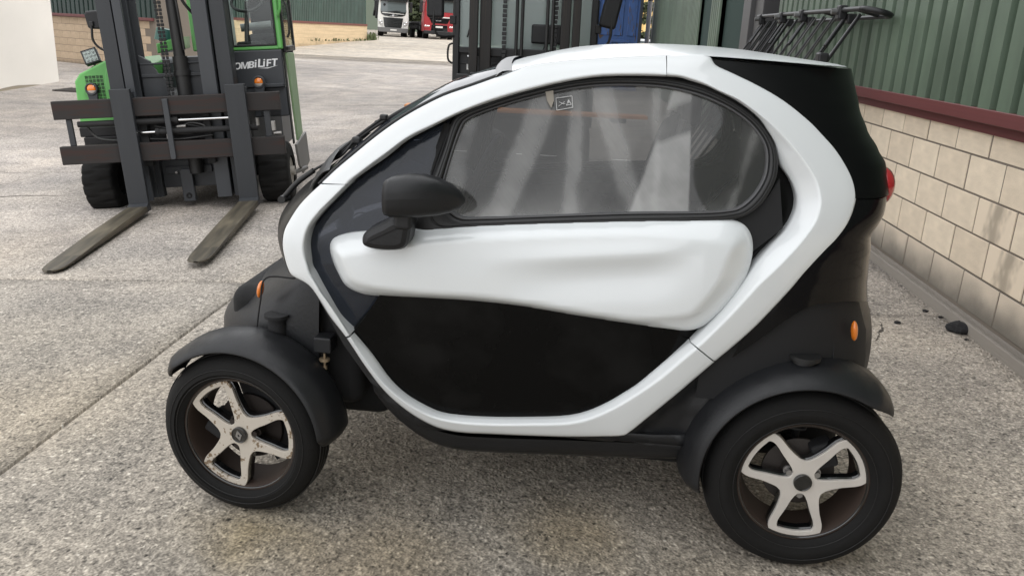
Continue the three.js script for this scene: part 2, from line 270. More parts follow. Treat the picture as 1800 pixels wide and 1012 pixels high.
{
  const wh = thing('warehouse', 'green corrugated warehouse on a cream block base, right behind the white car', 'warehouse', [nrm.x * WD, 0, nrm.z * WD], [0, Math.atan2(dirv.z, -dirv.x), 0]);
  // local x = -(distance along the wall), local z points into the yard
  const H = 7.5, X = (s) => -s;
  const base = mesh('block_wall', box(X(9.65), X(-7), -0.25, 1.12, -0.25, -0.012), mortar, wh);
  for (let c = 0; c < 5; c++) {
    const y = 0.966 - 0.2 * c + 0.005;                     // underside of each course
    for (let i = -2; i < 22; i++) {
      const s1 = 6.1824 - 0.40718 * (i - 8) + (c % 2 ? -0.2036 : 0), s0 = s1 - 0.40718;
      if (s0 < -0.5 || s1 > 9.65) continue;
      const k = Math.floor(rnd() * 3), low = c === 4 && s0 > 2, streak = (c === 2 || c === 3) && Math.abs(s0 - (c === 2 ? 4.15 : 3.98)) < 0.2;
      const o = mesh('block', blockGeo[k], low ? blockLow[k] : streak ? blockStreak : blockMat[Math.floor(rnd() * 4)], base);
      o.position.set(X(s1) + 0.0065, y, -0.012 + rr(-0.0012, 0.0012));
      if (c === 0) o.scale.y = 0.64;
    }
  }
  mesh('curb', [rbox(X(9.6), X(-7), -0.3, 0.135, -0.02, 0.030, 0.006), box(X(9.6), X(-7), 0.135, 0.152, -0.02, 0.014)], curbMat, wh);
  mesh('wall_rail', [rbox(X(9.6), X(-7), 1.150, 1.222, -0.03, 0.075, 0.006), box(X(9.6), X(-7), 1.093, 1.150, -0.03, 0.012)], maroon, wh);
  mesh('cladding', sheet(X(9.60), X(-7), 1.20, H, 0.070, 0.2075, 0.132, 0.07), cladding, wh);
  mesh('cladding_panel', sheet(X(27), X(16.5), 0, H, 0.02, 0.2075, 0.14, 0.03), cladding, wh);
  mesh('cladding_panel', sheet(X(15), X(14.1), 0, H, 0.02, 0.2, 0.13, 0.03), cladding, wh);
  mesh('door_panel', rbox(X(16.5), X(15.0), 0, H, -0.12, -0.06, 0.01), darkGreen, wh);
  const sd = mesh('sliding_door', rbox(X(14.1), X(11.95), 0.02, 5, -0.14, -0.08, 0.01), darkGreen, wh);
  mesh('handle', rbox(X(12.6), X(12.5), 1.0, 1.3, -0.08, -0.05, 0.01), steelGrey, sd);
  mesh('door_frame', [rbox(X(11.95), X(11.45), 0, 5.2, -0.35, 0.03, 0.01), rbox(X(11.42), X(10.95), 0, 5.2, -0.35, -0.03, 0.01), rbox(X(9.70), X(9.60), 0, 5.2, -0.35, 0.03, 0.01)], steelGrey, wh);
  mesh('edge_trim', rbox(X(27.08), X(26.98), 0, H, -0.1, 0.05, 0.01), std({ color: rgb(0.5, 0.49, 0.46), roughness: 0.6 }), wh);
  mesh('inner_shell', [box(X(27), X(-7), -0.3, 0.004, -12, -0.3), box(X(27), X(-7), H, H + 0.2, -12, 0.1), box(X(27), X(-7), 0, H, -12.2, -12), box(X(-7), X(-7.2), 0, H, -12, 0.0), box(X(27.0), X(26.9), 0, H, -12, -0.1), box(X(12), X(9.5), 5.2, H, -0.3, -0.02), box(X(16.6), X(11.9), 5.0, H, -0.5, -0.4)], std({ color: rgb(0.03, 0.032, 0.034), roughness: 0.9 }), wh);
  const pipe = thing('drain_pipe', 'pale grey downpipe at the far corner of the green warehouse', 'drainpipe', [0, 0, 0]);
  const pp = wh.localToWorld(V(X(27.2), 0, 0.14)); pipe.position.set(pp.x, 0, pp.z);
  mesh('pipe', bar([0, 0.05, 0], [0, 7, 0], 0.07, 12), std({ color: rgb(0.42, 0.40, 0.41), roughness: 0.5 }), pipe);
  mesh('bracket', [bar([0, 0.9, 0], [0, 0.96, 0], 0.082, 12), bar([0, 2.6, 0], [0, 2.66, 0], 0.082, 12)], steelGrey, pipe);

  // the tubular rack that leans on the cladding
  const rack = thing('tubular_rack', 'black tubular steel rack with a row of slanting legs leaning on the green cladding', 'rack', [0, 0, 0]);
  const R0 = wh.localToWorld(V(X(7.6), 0, 0)); rack.position.set(R0.x, 0, R0.z); rack.rotation.y = wh.rotation.y;
  const bk = std({ color: rgb(0.022, 0.022, 0.024), roughness: 0.42, metalness: 0.3 }), gy = std({ color: rgb(0.16, 0.16, 0.16), roughness: 0.4, metalness: 0.5 }), XX = (s) => 7.6 - s;
  const yt = 1.755;
  mesh('top_rail', tube([[XX(9.5), yt + 0.01, 0.30], [XX(7.5), yt, 0.30], [XX(6.05), yt - 0.01, 0.30]], 0.018, 20, 10), bk, rack);
  mesh('end_loop', tube([[XX(6.05), yt - 0.01, 0.30], [XX(5.98), yt - 0.015, 0.28], [XX(5.94), yt - 0.03, 0.20], [XX(5.98), yt - 0.045, 0.13], [XX(6.10), yt - 0.05, 0.11]], 0.020, 24, 10), bk, rack);
  mesh('rear_rail', tube([[XX(6.10), yt - 0.05, 0.11], [XX(7.5), yt - 0.05, 0.11], [XX(9.5), yt - 0.04, 0.11]], 0.016, 20, 10), bk, rack);
  for (const s of [6.2, 7.0, 7.9, 8.8]) mesh('crossbar', bar([XX(s), yt - 0.005, 0.30], [XX(s + 0.05), yt - 0.05, 0.09], 0.014), bk, rack);
  const legs = Array.from({ length: 34 }, (_, k) => 6.16 + k * 0.097 + 0.02 * Math.sin(k * 2.3));
  legs.forEach((s, i) => mesh('leg', bar([XX(s), yt - 0.04, 0.27 - 0.03 * (i % 3)], [XX(s - 0.15), 0.02, 1.26 - 0.03 * (i % 3)], 0.0078 + 0.0014 * (i % 2), 8), i % 3 === 1 ? gy : bk, rack));
  for (const s of [6.45, 7.55, 8.3, 9.25]) { const c = mesh('clamp', [rbox(XX(s + 0.09), XX(s), yt - 0.075, yt + 0.026, 0.27, 0.33, 0.012), rbox(XX(s + 0.04), XX(s - 0.03), yt - 0.10, yt - 0.03, 0.21, 0.27, 0.008)], bk, rack); mesh('bolt', bar([XX(s + 0.06), yt - 0.02, 0.33], [XX(s + 0.06), yt - 0.02, 0.37], 0.02), gy, c); mesh('lever', bar([XX(s - 0.02), yt - 0.08, 0.3], [XX(s - 0.10), yt - 0.26, 0.42], 0.013), bk, c); }
  mesh('foot', rbox(XX(6.16), XX(6.06), 1.36, 1.45, 0.46, 0.53, 0.015), bk, rack);
}

// ---------------------------------------------------------------- buildings across the yard
const plaster = std({ color: rgb(0.86, 0.82, 0.76), roughness: 0.9, map: grime, bumpMap: fine, bumpScale: 0.0015 });
[['drain_cover', 'dark iron drain grate on the yard nearest the plastered wall corner', -10.1, -20.6], ['drain_cover', 'second iron drain grate, just in front of the first by the plastered wall', -9.55, -18.3]].forEach(([n, l, x, z]) => { const o = mesh(n, [...Array.from({ length: 9 }, (_, k) => box(-0.36, 0.36, 0, 0.02, -0.34 + k * 0.08, -0.30 + k * 0.08)), box(-0.4, -0.36, 0, 0.022, -0.38, 0.38), box(0.36, 0.4, 0, 0.022, -0.38, 0.38), box(-0.36, 0.36, -0.04, 0.004, -0.36, 0.36)], std({ color: rgb(0.05, 0.045, 0.042), roughness: 0.7 })); o.position.set(x, yard(x, z) + 0.004, z); tag(o, l, 'drain cover'); });
{
  const wb = thing('plastered_building', 'plain cream plastered building at the left edge behind the green forklift', 'building', [-10.86, 0, -19.9], [0, 0.03, 0]);
  mesh('wall', box(-9, 0, -0.4, 7.5, 0, 13), plaster, wb);
  mesh('plinth', grid(60, 2, (i, j) => [0.004 + 0.006, -0.21 + 0.005 * i / 59 + (j ? 0.05 + 0.05 * vnoise(i * 0.6, 3, 64) : -0.2), 13 * i / 59]), std({ color: rgb(0.30, 0.26, 0.20), roughness: 1 }), wb);
  mesh('roof', box(-9.2, 0.2, 7.5, 7.7, -0.2, 13.2), steelGrey, wb);
  // the block-based green building in the gap
  const gx = -17, gz = -27.45, g = thing('green_building', 'green clad building with a cream block base in the gap behind the plastered wall', 'building', [gx, 0, gz], [0, -0.52, 0]);
  mesh('wall', box(0, 8.0, -0.4, 6.5, -2.4, -0.03), mortar, g);
  const small = [0, 1].map(() => rbox(0, 0.39, 0, 0.19, -0.03, 0.005, 0.004, 1)), dull = [0, 1, 2].map((k) => std({ color: rgb(0.50 + 0.03 * k, 0.385 + 0.025 * k, 0.27 + 0.02 * k), roughness: 0.9, map: k ? grime : stainTex }));
  const bw = mesh('block_wall', box(0, 8.0, -0.38, 1.30, -0.05, -0.02), mortar, g);
  for (let c = 0; c < 8; c++) for (let i = 0; i < 24; i++) { const x = i * 0.4 + (c % 2 ? 0.2 : 0); if (x > 7.6) continue; const o = mesh('block', small[(i + c) % 2], c < 2 ? dull[0] : dull[1 + Math.floor(rnd() * 2)], bw); o.position.set(x, -0.30 + 0.2 * c, -0.02); }
  mesh('wall_rail', rbox(0, 8.0, 1.30, 1.38, -0.03, 0.05, 0.01), maroon, g);
  mesh('cladding', sheet(0, 8.0, 1.38, 6.5, 0.02, 0.21, 0.14, 0.04), std({ color: rgb(0.022, 0.052, 0.045), roughness: 0.5, map: sheetTex }), g);
  // the long green shed further off
  const ax = -13.05, az = -48.16, bx = -10.98, bz = -60.42, L = Math.hypot(bx - ax, bz - az), ang = Math.atan2(-(bz - az), bx - ax);
  const f = thing('green_shed', 'long green metal shed with a pale block base across the yard, left of the trucks', 'shed', [ax, 0, az], [0, ang, 0]);
  mesh('wall', box(-6, L, -0.2, 1.40, -6, 0), std({ color: rgb(0.70, 0.55, 0.38), roughness: 0.9, map: tex(1024, 256, (u, v) => { const bu = (u * 50 + (Math.floor(v * 8) % 2) * 0.5) % 1, bv = (v * 8) % 1, n = fbm(u, v, 20, 3), low = sst(0.5, 0.0, v + 0.5 * (fbm(u, v * 0.2, 40, 3) - 0.5)); const k = (bu < 0.035 || bv < 0.07 ? 0.86 : 0.97) - 0.10 * n - 0.18 * low; return [k, k * 0.99, k * 0.95]; }) }), f);
  mesh('wall_rail', box(-6, L - 0.05, 1.40, 1.52, -5.9, 0.05), std({ color: rgb(0.16, 0.05, 0.04), roughness: 0.6, map: grime }), f);
  mesh('cladding', [sheet(-6, L - 0.45, 1.52, 8, 0.03, 0.25, 0.17, 0.05), box(-6, L - 0.45, 1.52, 8, -5.9, -0.03)], claddingFar, f);
  mesh('corner_trim', box(L - 0.45, L - 0.35, 1.52, 8, -5.9, 0.05), std({ color: rgb(0.03, 0.07, 0.055), roughness: 0.5 }), f);
  const tuft = [];
  for (let k = 0; k < 170; k++) { const e = rnd() < 0.4, cl = Math.floor(rnd() * 14), x = e ? rr(-0.5, 0.9) : -cl * 0.8 + rr(-0.2, 0.2), hgt = e ? rr(0.2, 0.6) : rr(0.06, 0.2), a = rr(0, 6.3), w = rr(0.02, 0.05); const q = new THREE.PlaneGeometry(w * 2, hgt, 1, 2); q.translate(0, hgt / 2, 0).rotateX(rr(-0.5, 0.5)).rotateY(a).translate(x, 0, rr(0.05, 0.5)); tuft.push(q); }
  const wd = mesh('weeds', tuft, std({ color: rgb(0.09, 0.11, 0.05), roughness: 0.9 })); wd.position.set(bx, yard(bx, bz) - 0.05, bz); wd.rotation.y = ang; wd.userData = { kind: 'stuff' };
  // far right: a yellow building behind the blue container
  const yb = thing('yellow_building', 'pale yellow ribbed building glimpsed between the blue container and the downpipe', 'building', [7.5, 0.5, -62]);
  mesh('wall', [sheet(0, 14, 0, 9, 0.02, 0.3, 0.2, 0.05), box(0, 14, 0, 9, -8, -0.05)], std({ color: rgb(0.72, 0.52, 0.22), roughness: 0.7 }), yb);
  mesh('roof', box(-0.3, 14.3, 9, 9.3, -8.3, 0.3), steelGrey, yb);
}

// ---------------------------------------------------------------- the small white car
// car axes: x from the front hubs to the rear, y up, z towards the left side
const KN = [0.50, 0.54, 0.57, 0.58, 0.575, 0.545, 0.485, 0.405, 0.30, 0.18];
function S(x, y) {                                         // half width of the body
  const t = clamp(y / 0.2, 0, 7.999), i = Math.floor(t), u = t - i, k = (j) => KN[clamp(j, 0, 9)], p0 = k(i - 1), p1 = k(i), p2 = k(i + 1), p3 = k(i + 2);
  const s = 0.5 * (2 * p1 + (p2 - p0) * u + (2 * p0 - 5 * p1 + 4 * p2 - p3) * u * u + (3 * p1 - p0 - 3 * p2 + p3) * u * u * u), q = Math.max(0, 0.3 - x), r = Math.max(0, x - 1.25);
  return s - 0.30 * q * q - 0.22 * r * r;
}
const car = thing('small_car', 'small white and black two-seat electric car with bare wheels under separate mudguards', 'car', [-0.75891, 0, -2.87879], [0, -0.0911, 0]);
{
  const frO = pairs([
    1.193, 1.44, 1.019, 1.424, 0.91, 1.411, 0.816, 1.394, 0.742, 1.366, 0.663, 1.334, 0.584, 1.303, 0.519, 1.268,
    0.461, 1.231, 0.401, 1.185, 0.343, 1.134, 0.297, 1.093, 0.251, 1.047, 0.193, 0.986, 0.161, 0.936, 0.146, 0.904,
    0.142, 0.865, 0.148, 0.832, 0.158, 0.801, 0.169, 0.782, 0.211, 0.763, 0.231, 0.748, 0.254, 0.716, 0.287, 0.664,
    0.333, 0.606, 0.395, 0.511, 0.45, 0.439, 0.498, 0.395, 0.551, 0.358, 0.611, 0.331, 0.675, 0.322, 0.767, 0.326,
    0.887, 0.333, 1.005, 0.342, 1.088, 0.352, 1.167, 0.365, 1.179, 0.375, 1.237, 0.44, 1.295, 0.505, 1.352, 0.57,
    1.399, 0.623, 1.45, 0.678, 1.497, 0.731, 1.545, 0.793, 1.58, 0.839, 1.618, 0.891, 1.672, 0.957, 1.697, 0.985,
    1.722, 1.025, 1.735, 1.065, 1.739, 1.099, 1.728, 1.14, 1.704, 1.18, 1.67, 1.222, 1.632, 1.257, 1.599, 1.286,
    1.521, 1.339, 1.449, 1.375, 1.378, 1.404, 1.33, 1.424, 1.311, 1.444,
  ]), frM = pairs([
    1.196, 1.391, 1.023, 1.382, 0.919, 1.362, 0.816, 1.333, 0.724, 1.302, 0.64, 1.266, 0.56, 1.224, 0.494, 1.188,
    0.435, 1.141, 0.39, 1.105, 0.348, 1.07, 0.339, 1.062, 0.33, 1.052, 0.298, 1.018, 0.254, 0.971, 0.226, 0.929,
    0.214, 0.887, 0.214, 0.854, 0.223, 0.826, 0.233, 0.794, 0.254, 0.762, 0.265, 0.743, 0.282, 0.722, 0.314, 0.677,
    0.351, 0.618, 0.399, 0.543, 0.446, 0.481, 0.494, 0.436, 0.545, 0.402, 0.605, 0.377, 0.669, 0.368, 0.768, 0.37,
    0.886, 0.383, 1.002, 0.399, 1.066, 0.423, 1.129, 0.463, 1.159, 0.486, 1.204, 0.525, 1.257, 0.576, 1.302, 0.627,
    1.34, 0.669, 1.384, 0.724, 1.422, 0.772, 1.461, 0.824, 1.489, 0.86, 1.526, 0.9, 1.572, 0.954, 1.599, 0.991,
    1.624, 1.034, 1.633, 1.076, 1.631, 1.098, 1.617, 1.136, 1.589, 1.176, 1.541, 1.228, 1.5, 1.265, 1.459, 1.296,
    1.395, 1.336, 1.34, 1.357, 1.301, 1.373, 1.262, 1.384, 1.231, 1.39,
  ]), frI = pairs([
    1.198, 1.385, 1.023, 1.376, 0.919, 1.356, 0.816, 1.327, 0.723, 1.295, 0.637, 1.259, 0.557, 1.216, 0.49, 1.177,
    0.431, 1.126, 0.385, 1.092, 0.343, 1.058, 0.338, 1.051, 0.33, 1.043, 0.295, 1.006, 0.259, 0.966, 0.226, 0.92,
    0.216, 0.881, 0.217, 0.844, 0.224, 0.803, 0.234, 0.788, 0.253, 0.754, 0.266, 0.732, 0.28, 0.708, 0.308, 0.663,
    0.352, 0.618, 0.409, 0.552, 0.464, 0.475, 0.509, 0.433, 0.558, 0.404, 0.615, 0.381, 0.672, 0.376, 0.764, 0.379,
    0.883, 0.391, 1, 0.409, 1.057, 0.431, 1.114, 0.467, 1.151, 0.497, 1.189, 0.53, 1.24, 0.586, 1.286, 0.636,
    1.324, 0.674, 1.362, 0.717, 1.398, 0.764, 1.433, 0.819, 1.46, 0.864, 1.486, 0.908, 1.521, 0.952, 1.539, 0.973,
    1.565, 1.007, 1.58, 1.047, 1.579, 1.086, 1.56, 1.128, 1.527, 1.169, 1.507, 1.224, 1.483, 1.258, 1.455, 1.29,
    1.395, 1.33, 1.343, 1.352, 1.305, 1.367, 1.264, 1.377, 1.234, 1.384,
  ]);
  const both = (name, make, m, parent = car) => [1, -1].map((s) => mesh(name, make(s), m, parent));
  const sgn = (s) => (p) => [p[0], p[1], s * p[2], p[3] ?? 0, p[4] ?? 0];

  // body core: floor, bulkheads, roof lining; dark inside
  const core = std({ color: rgb(0.007, 0.007, 0.0075), roughness: 0.85 });
  mesh('floor_pan', [rbox(0.56, 1.45, 0.185, 0.30, -0.39, 0.39, 0.05), rbox(0.02, 0.40, 0.22, 0.60, -0.30, 0.30, 0.05), rbox(1.35, 1.85, 0.22, 0.80, -0.34, 0.34, 0.05)], core, car);
  mesh('wheel_well', [rbox(0.20, 0.34, 0.32, 0.72, -0.44, 0.44, 0.04), rbox(1.32, 1.46, 0.30, 0.78, -0.47, 0.47, 0.04), rbox(-0.12, 0.20, 0.44, 0.66, -0.36, 0.36, 0.05)], core, car);

  // white frame loop, in four lengths a side with open joints
  const NS = 4, n = frO.length, loopO = new THREE.CatmullRomCurve3(frO.map((p) => V(p[0], p[1], 0)), true, 'centripetal'), loopM = new THREE.CatmullRomCurve3(frM.map((p) => V(p[0], p[1], 0)), true, 'centripetal'), loopI = new THREE.CatmullRomCurve3(frI.map((p) => V(p[0], p[1], 0)), true, 'centripetal');
  const at = (c, t) => { const k = n, f = ((t % k) + k) % k, p = c.getPoint(f / k); return [p.x, p.y]; };
  function section(t) {
    const O = at(loopO, t), A = at(loopM, t), I = at(loopI, t), w = Math.hypot(O[0] - A[0], O[1] - A[1]), o = [], mix = (a, b, k) => [lerp(a[0], b[0], k), lerp(a[1], b[1], k)], tm = ((t % n) + n) % n, top = tm < 3.2 ? 1 : tm > 60.2 ? 1 : tm < 4.2 ? 4.2 - tm : tm > 59.6 ? (tm - 59.6) / 0.6 : 0;
    const add = (p, dz) => o.push([p[0], p[1], S(p[0], p[1]) + dz, p[0], p[1]]);
    const e = Math.min(0.25, 0.010 / w), bw = Math.hypot(I[0] - A[0], I[1] - A[1]);
    add(O, -0.06 * (1 - top) - 0.004 * top); add(O, -0.012 * (1 - top) - 0.0005 * top); add(mix(O, A, e * 0.3), -0.004 * (1 - top)); add(mix(O, A, e), 0.001);
    for (const k of [0.35, 0.6, 0.82]) if (k > e) add(mix(O, A, k), 0.001 + 0.011 * k); else add(mix(O, A, e + 0.001), 0.001);
    add(mix(O, A, 1 - Math.min(0.12, 0.006 / w)), 0.0115); add(A, 0.0105); const dp = -0.004 - Math.min(0.075, 0.7 * bw); for (const k of [Math.min(0.3, 0.006 / bw), 0.35, 0.65, 0.9]) add(mix(A, I, k), lerp(0.0105, dp, k)); add(I, dp - 0.006); add(I, -0.11);
    return o;
  }
  for (const s of [1, -1]) for (const [a, b] of [[0.006, 11.965], [12.035, 23.965], [24.035, 39.97], [40.03, 60.988]]) {
    const m = Math.round((b - a) * NS), secs = []; for (let i = 0; i <= m; i++) secs.push(section(lerp(a, b, i / m)));
    const gs = [grid(m + 1, secs[0].length, (i, j) => sgn(s)(secs[i][j]), s < 0)];
    for (const e of [0, m]) gs.push(grid(2, secs[0].length, (i, j) => { const q = secs[e][j]; return [q[0], q[1], s * (q[2] - i * 0.03)]; }));
    mesh('frame_panel', gs, M.white, car);
  }
  // grey backing seen in the joints
  for (const s of [1, -1]) mesh('frame_core', grid(n * 2 + 1, 3, (i, j) => { const t = i / 2, O = at(loopO, t), I = at(loopI, t), k = 0.12 + 0.16 * j, x = lerp(O[0], I[0], k), y = lerp(O[1], I[1], k); return [x, y, s * (S(x, y) - 0.022 - 0.02 * k)]; }), M.trim, car);

  // roof, windscreen, nose: sheets from one side's edge to the other
  const edgeR = spline(pairs([0.742, 1.366, 0.816, 1.394, 0.91, 1.411, 1.019, 1.424, 1.193, 1.44, 1.311, 1.444, 1.422, 1.442, 1.547, 1.438, 1.659, 1.435, 1.69, 1.434]), 40);
  const midY = (x) => { const p = [[0.70, 1.378], [0.774, 1.407], [0.855, 1.429], [0.935, 1.447], [1.016, 1.458], [1.142, 1.468], [1.232, 1.470], [1.339, 1.470], [1.446, 1.465], [1.554, 1.455], [1.625, 1.447], [1.73, 1.437], [1.80, 1.43]]; let i = 0; while (i < p.length - 2 && p[i + 1][0] < x) i++; return lerp(p[i][1], p[i + 1][1], clamp((x - p[i][0]) / (p[i + 1][0] - p[i][0]), 0, 1)); };
  const across = (u) => Math.sign(u) * Math.pow(Math.abs(u), 0.8);
  mesh('roof', grid(edgeR.length, 33, (i, j) => { const [x, y] = edgeR[i], z = S(x, y) - 0.002, u = across(j / 16 - 1), c = Math.pow(1 - Math.pow(Math.abs(u), 2.6), 0.9), front = Math.max(0, 0.80 - x); return [x - 0.05 * c * (front > 0 ? 1 : 0) * front * 3, lerp(y + 0.0006, Math.max(y, midY(x)), c), u * z]; }), M.roof, car);
  mesh('roof_lining', grid(30, 17, (i, j) => { const x = lerp(0.78, 1.72, i / 29), u = j / 8 - 1, y = 1.375 + 0.03 * Math.sin(Math.PI * i / 29); return [x, y - 0.03 * u * u, u * (S(x, 1.36) - 0.07)]; }), core, car);
  const pil = (t) => at(loopO, t);                          // outer frame edge by station: 4 roof corner, 12 cowl, 18 lower nose
  const wsN = 26, bulge = (u) => 1 - Math.pow(Math.abs(u), 2.2);
  const shield = (i, j, out) => { const t = lerp(3.6, 12.0, i / (wsN - 1)), [x, y] = pil(t), z = S(x, y) - 0.004, u = across(j / 12 - 1), k = 0.045 * bulge(u) + out; return [x - k * 0.62 - 0.02 * bulge(u) * (i / wsN), y + k * 0.62, u * z]; };
  mesh('windscreen', grid(wsN, 25, (i, j) => shield(i, j, -0.003)), M.tint, car);
  mesh('screen_band', grid(5, 25, (i, j) => { const p = shield(i * 0.45, j, 0.002 + 0.010 * Math.sin(Math.PI * i / 4)); return p; }), M.trim, car);
  const seal = both('screen_seal', (s) => tube(Array.from({ length: 20 }, (_, i) => { const [x, y] = pil(lerp(3.9, 12.1, i / 19)); return [x - 0.003, y + 0.002, s * (S(x, y) - 0.016)]; }), 0.005, 50, 7), M.rubber);
  mesh('nose_panel', grid(20, 25, (i, j) => { const t = lerp(12.0, 19.0, i / 19), [x, y] = pil(t), z = S(x, y) - 0.006, u = across(j / 12 - 1), b = Math.pow(1 - Math.pow(Math.abs(u), 2.0), 0.8), k = i / 19; return [x - b * (0.04 + 0.085 * Math.sin(Math.PI * Math.min(1, k * 0.75 + 0.1))), y + 0.012 * b, u * z]; }), M.panel, car);
  mesh('cowl', grid(6, 25, (i, j) => { const t = lerp(11.3, 12.4, i / 5), [x, y] = pil(t), z = S(x, y) - 0.015, u = across(j / 12 - 1), b = bulge(u); return [x - 0.055 * b - 0.012, y + 0.035 * b + 0.012 * Math.sin(Math.PI * i / 5) + 0.004, u * z]; }), M.matt, car);
  for (const s of [1, -1]) { const l = mesh('headlight', new THREE.SphereGeometry(0.075, 24, 16).scale(0.4, 1, 1).translate(0.09, 0.80, s * 0.22), M.chrome, car); mesh('lens', new THREE.SphereGeometry(0.077, 24, 16).scale(0.44, 1, 1).translate(0.087, 0.80, s * 0.22), M.glass, l); }

  // wiper parked up the screen on the left
  const wz = 0.30;
  const wiper = mesh('wiper', [tube([[0.055, 0.935, wz], [0.105, 0.992, wz], [0.16, 1.035, wz]], 0.0085, 16, 8), tube([[0.15, 1.030, wz], [0.20, 1.060, wz - 0.01], [0.245, 1.085, wz - 0.015], [0.285, 1.135, wz - 0.02]], 0.0042, 20, 7), rbox(0.278, 0.308, 1.122, 1.145, wz - 0.03, wz - 0.005, 0.008), new THREE.CylinderGeometry(0.012, 0.012, 0.05, 14).rotateX(Math.PI / 2).translate(0.062, 0.94, wz)], M.rubber, car); wiper.position.set(-0.007, 0.008, 0);
  mesh('wiper_blade', [tube([[0.165, 1.020, wz - 0.02], [0.27, 1.118, wz - 0.025], [0.40, 1.213, wz - 0.03], [0.50, 1.272, wz - 0.03]], 0.0055, 30, 7), tube([[0.20, 1.066, wz - 0.02], [0.30, 1.150, wz - 0.025], [0.38, 1.212, wz - 0.03]], 0.005, 20, 6), rbox(0.362, 0.386, 1.198, 1.216, wz - 0.045, wz - 0.02, 0.006)], M.rubber, wiper);

  // rear body: superellipse in plan, wrapped from flank to flank
  const curve = (tbl) => (y) => { let i = 0; while (i < tbl.length - 2 && tbl[i + 1][0] < y) i++; const [y0, a] = tbl[i], [y1, b] = tbl[i + 1]; return lerp(a, b, sst(0, 1, clamp((y - y0) / (y1 - y0), 0, 1)) * 0.5 + 0.5 * clamp((y - y0) / (y1 - y0), 0, 1)); };
  const rearX = curve([[0.40, 1.96], [0.48, 1.955], [0.58, 1.950], [0.69, 1.93], [0.75, 1.895], [0.80, 1.885], [0.90, 1.875], [0.95, 1.865], [1.04, 1.893], [1.10, 1.895], [1.168, 1.880], [1.212, 1.852], [1.261, 1.818], [1.324, 1.792], [1.44, 1.765]]);
  const x0 = curve([[0.60, 1.36], [0.70, 1.42], [0.84, 1.52], [0.93, 1.60], [1.03, 1.68], [1.09, 1.69], [1.17, 1.66], [1.25, 1.58], [1.32, 1.49], [1.38, 1.40], [1.44, 1.30]]);
  const shoulder = (x) => 0.605 + 0.205 * sst(1.36, 1.68, x) - 0.04 * sst(1.74, 1.90, x);
  function wrap(y0, y1, nv, p, inset, yTop) {               // v up, u round the back
    return grid(nv, 61, (i, j) => {
      const yb = lerp(y0, y1, i / (nv - 1)), a = (j / 60) * Math.PI, c = Math.cos(a), sn = Math.sin(a), xa = x0(yb), xr = rearX(yb) - inset, k = Math.pow(sn, 2 / p), x = xa + (xr - xa) * k, zs = S(xa, yb) - 0.006 - inset, y = yTop ? yTop(yb, x, i / (nv - 1)) : yb;
      return [x, y, Math.sign(c) * zs * Math.pow(Math.abs(c), 2 / p) - (Math.sign(c) * (S(xa, yb) - S(Math.min(x, 1.9), yb)) * (1 - k) * 0.5), x, y];
    });
  }
  mesh('rear_upper_panel', wrap(1.094, 1.436, 26, 3.0, 0, (yb, x, v) => yb - 0.010 * Math.max(0, x - 1.3) * Math.pow(v, 3) * 2), M.panel, car);
  mesh('rear_lip', [grid(40, 5, (i, j) => { const a = i / 39 * Math.PI, c = Math.cos(a), k = Math.pow(Math.sin(a), 2 / 3), y = 1.436, xa = 1.30, x = xa + (rearX(y) - xa) * k, z = Math.sign(c) * (S(xa, y) - 0.006) * Math.pow(Math.abs(c), 2 / 3), b = j / 4; return [x * (1 - 0.0) - 0.06 * b * k, y - 0.018 * Math.max(0, x - 1.3) + 0.004 * Math.sin(Math.PI * b), z * (1 - 0.12 * b)]; })], M.gloss, car);
  mesh('rear_lower_panel', wrap(0.74, 1.090, 24, 3.0, 0.004, (yb, x, v) => lerp(shoulder(x) - 0.004, 1.090, v)), M.lower, car);
  mesh('rear_core', wrap(0.5, 1.42, 12, 3.0, 0.02), M.dark, car);
  both('tail_light', (s) => { const g = new THREE.SphereGeometry(1, 26, 18).scale(0.036, 0.056, 0.06); return g.translate(1.848, 1.108, s * 0.305); }, M.red).forEach((t, i) => mesh('lens_rib', Array.from({ length: 5 }, (_, k) => new THREE.TorusGeometry(0.046 - 0.008 * Math.abs(k - 2), 0.0016, 5, 20).scale(0.72, 1, 1).rotateX(Math.PI / 2).scale(0.9, 1, 1).translate(1.848, 1.078 + k * 0.015, (i ? -1 : 1) * 0.305)), M.red, t));
  // matt rear bumper over the rear wheels: its shoulder sweeps up from the sill
  mesh('rear_bumper', grid(18, 61, (i, j) => {
    const a = (j / 60) * Math.PI, c = Math.cos(a), k = Math.pow(Math.sin(a), 2 / 2.6), v = i / 17, xr = lerp(1.955, 1.905, Math.pow(v, 3)) + 0.012 * Math.sin(Math.PI * v), xa = 1.37, x = xa + (xr - xa) * k, yt = shoulder(x), y = lerp(0.44, yt, v), inw = 0.045 * Math.pow(v, 5) + 0.12 * (1 - sst(0.0, 0.35, v)) * (1 - k) * 0;
    return [x, y, Math.sign(c) * (0.505 - inw * (1 - 0.35 * k)) * Math.pow(Math.abs(c), 2 / 2.6), x, y];
  }), M.matt, car);
  mesh('bumper_top', grid(4, 61, (i, j) => { const a = (j / 60) * Math.PI, c = Math.cos(a), k = Math.pow(Math.sin(a), 2 / 2.6), xa = 1.37, x = xa + (1.905 - xa) * k, q = 1 - 0.14 * i / 3; return [lerp(xa, x, q), shoulder(x) + 0.004 * Math.sin(Math.PI * i / 3), Math.sign(c) * (0.505 - 0.045 * (1 - 0.35 * k)) * Math.pow(Math.abs(c), 2 / 2.6) * q]; }), M.matt, car);
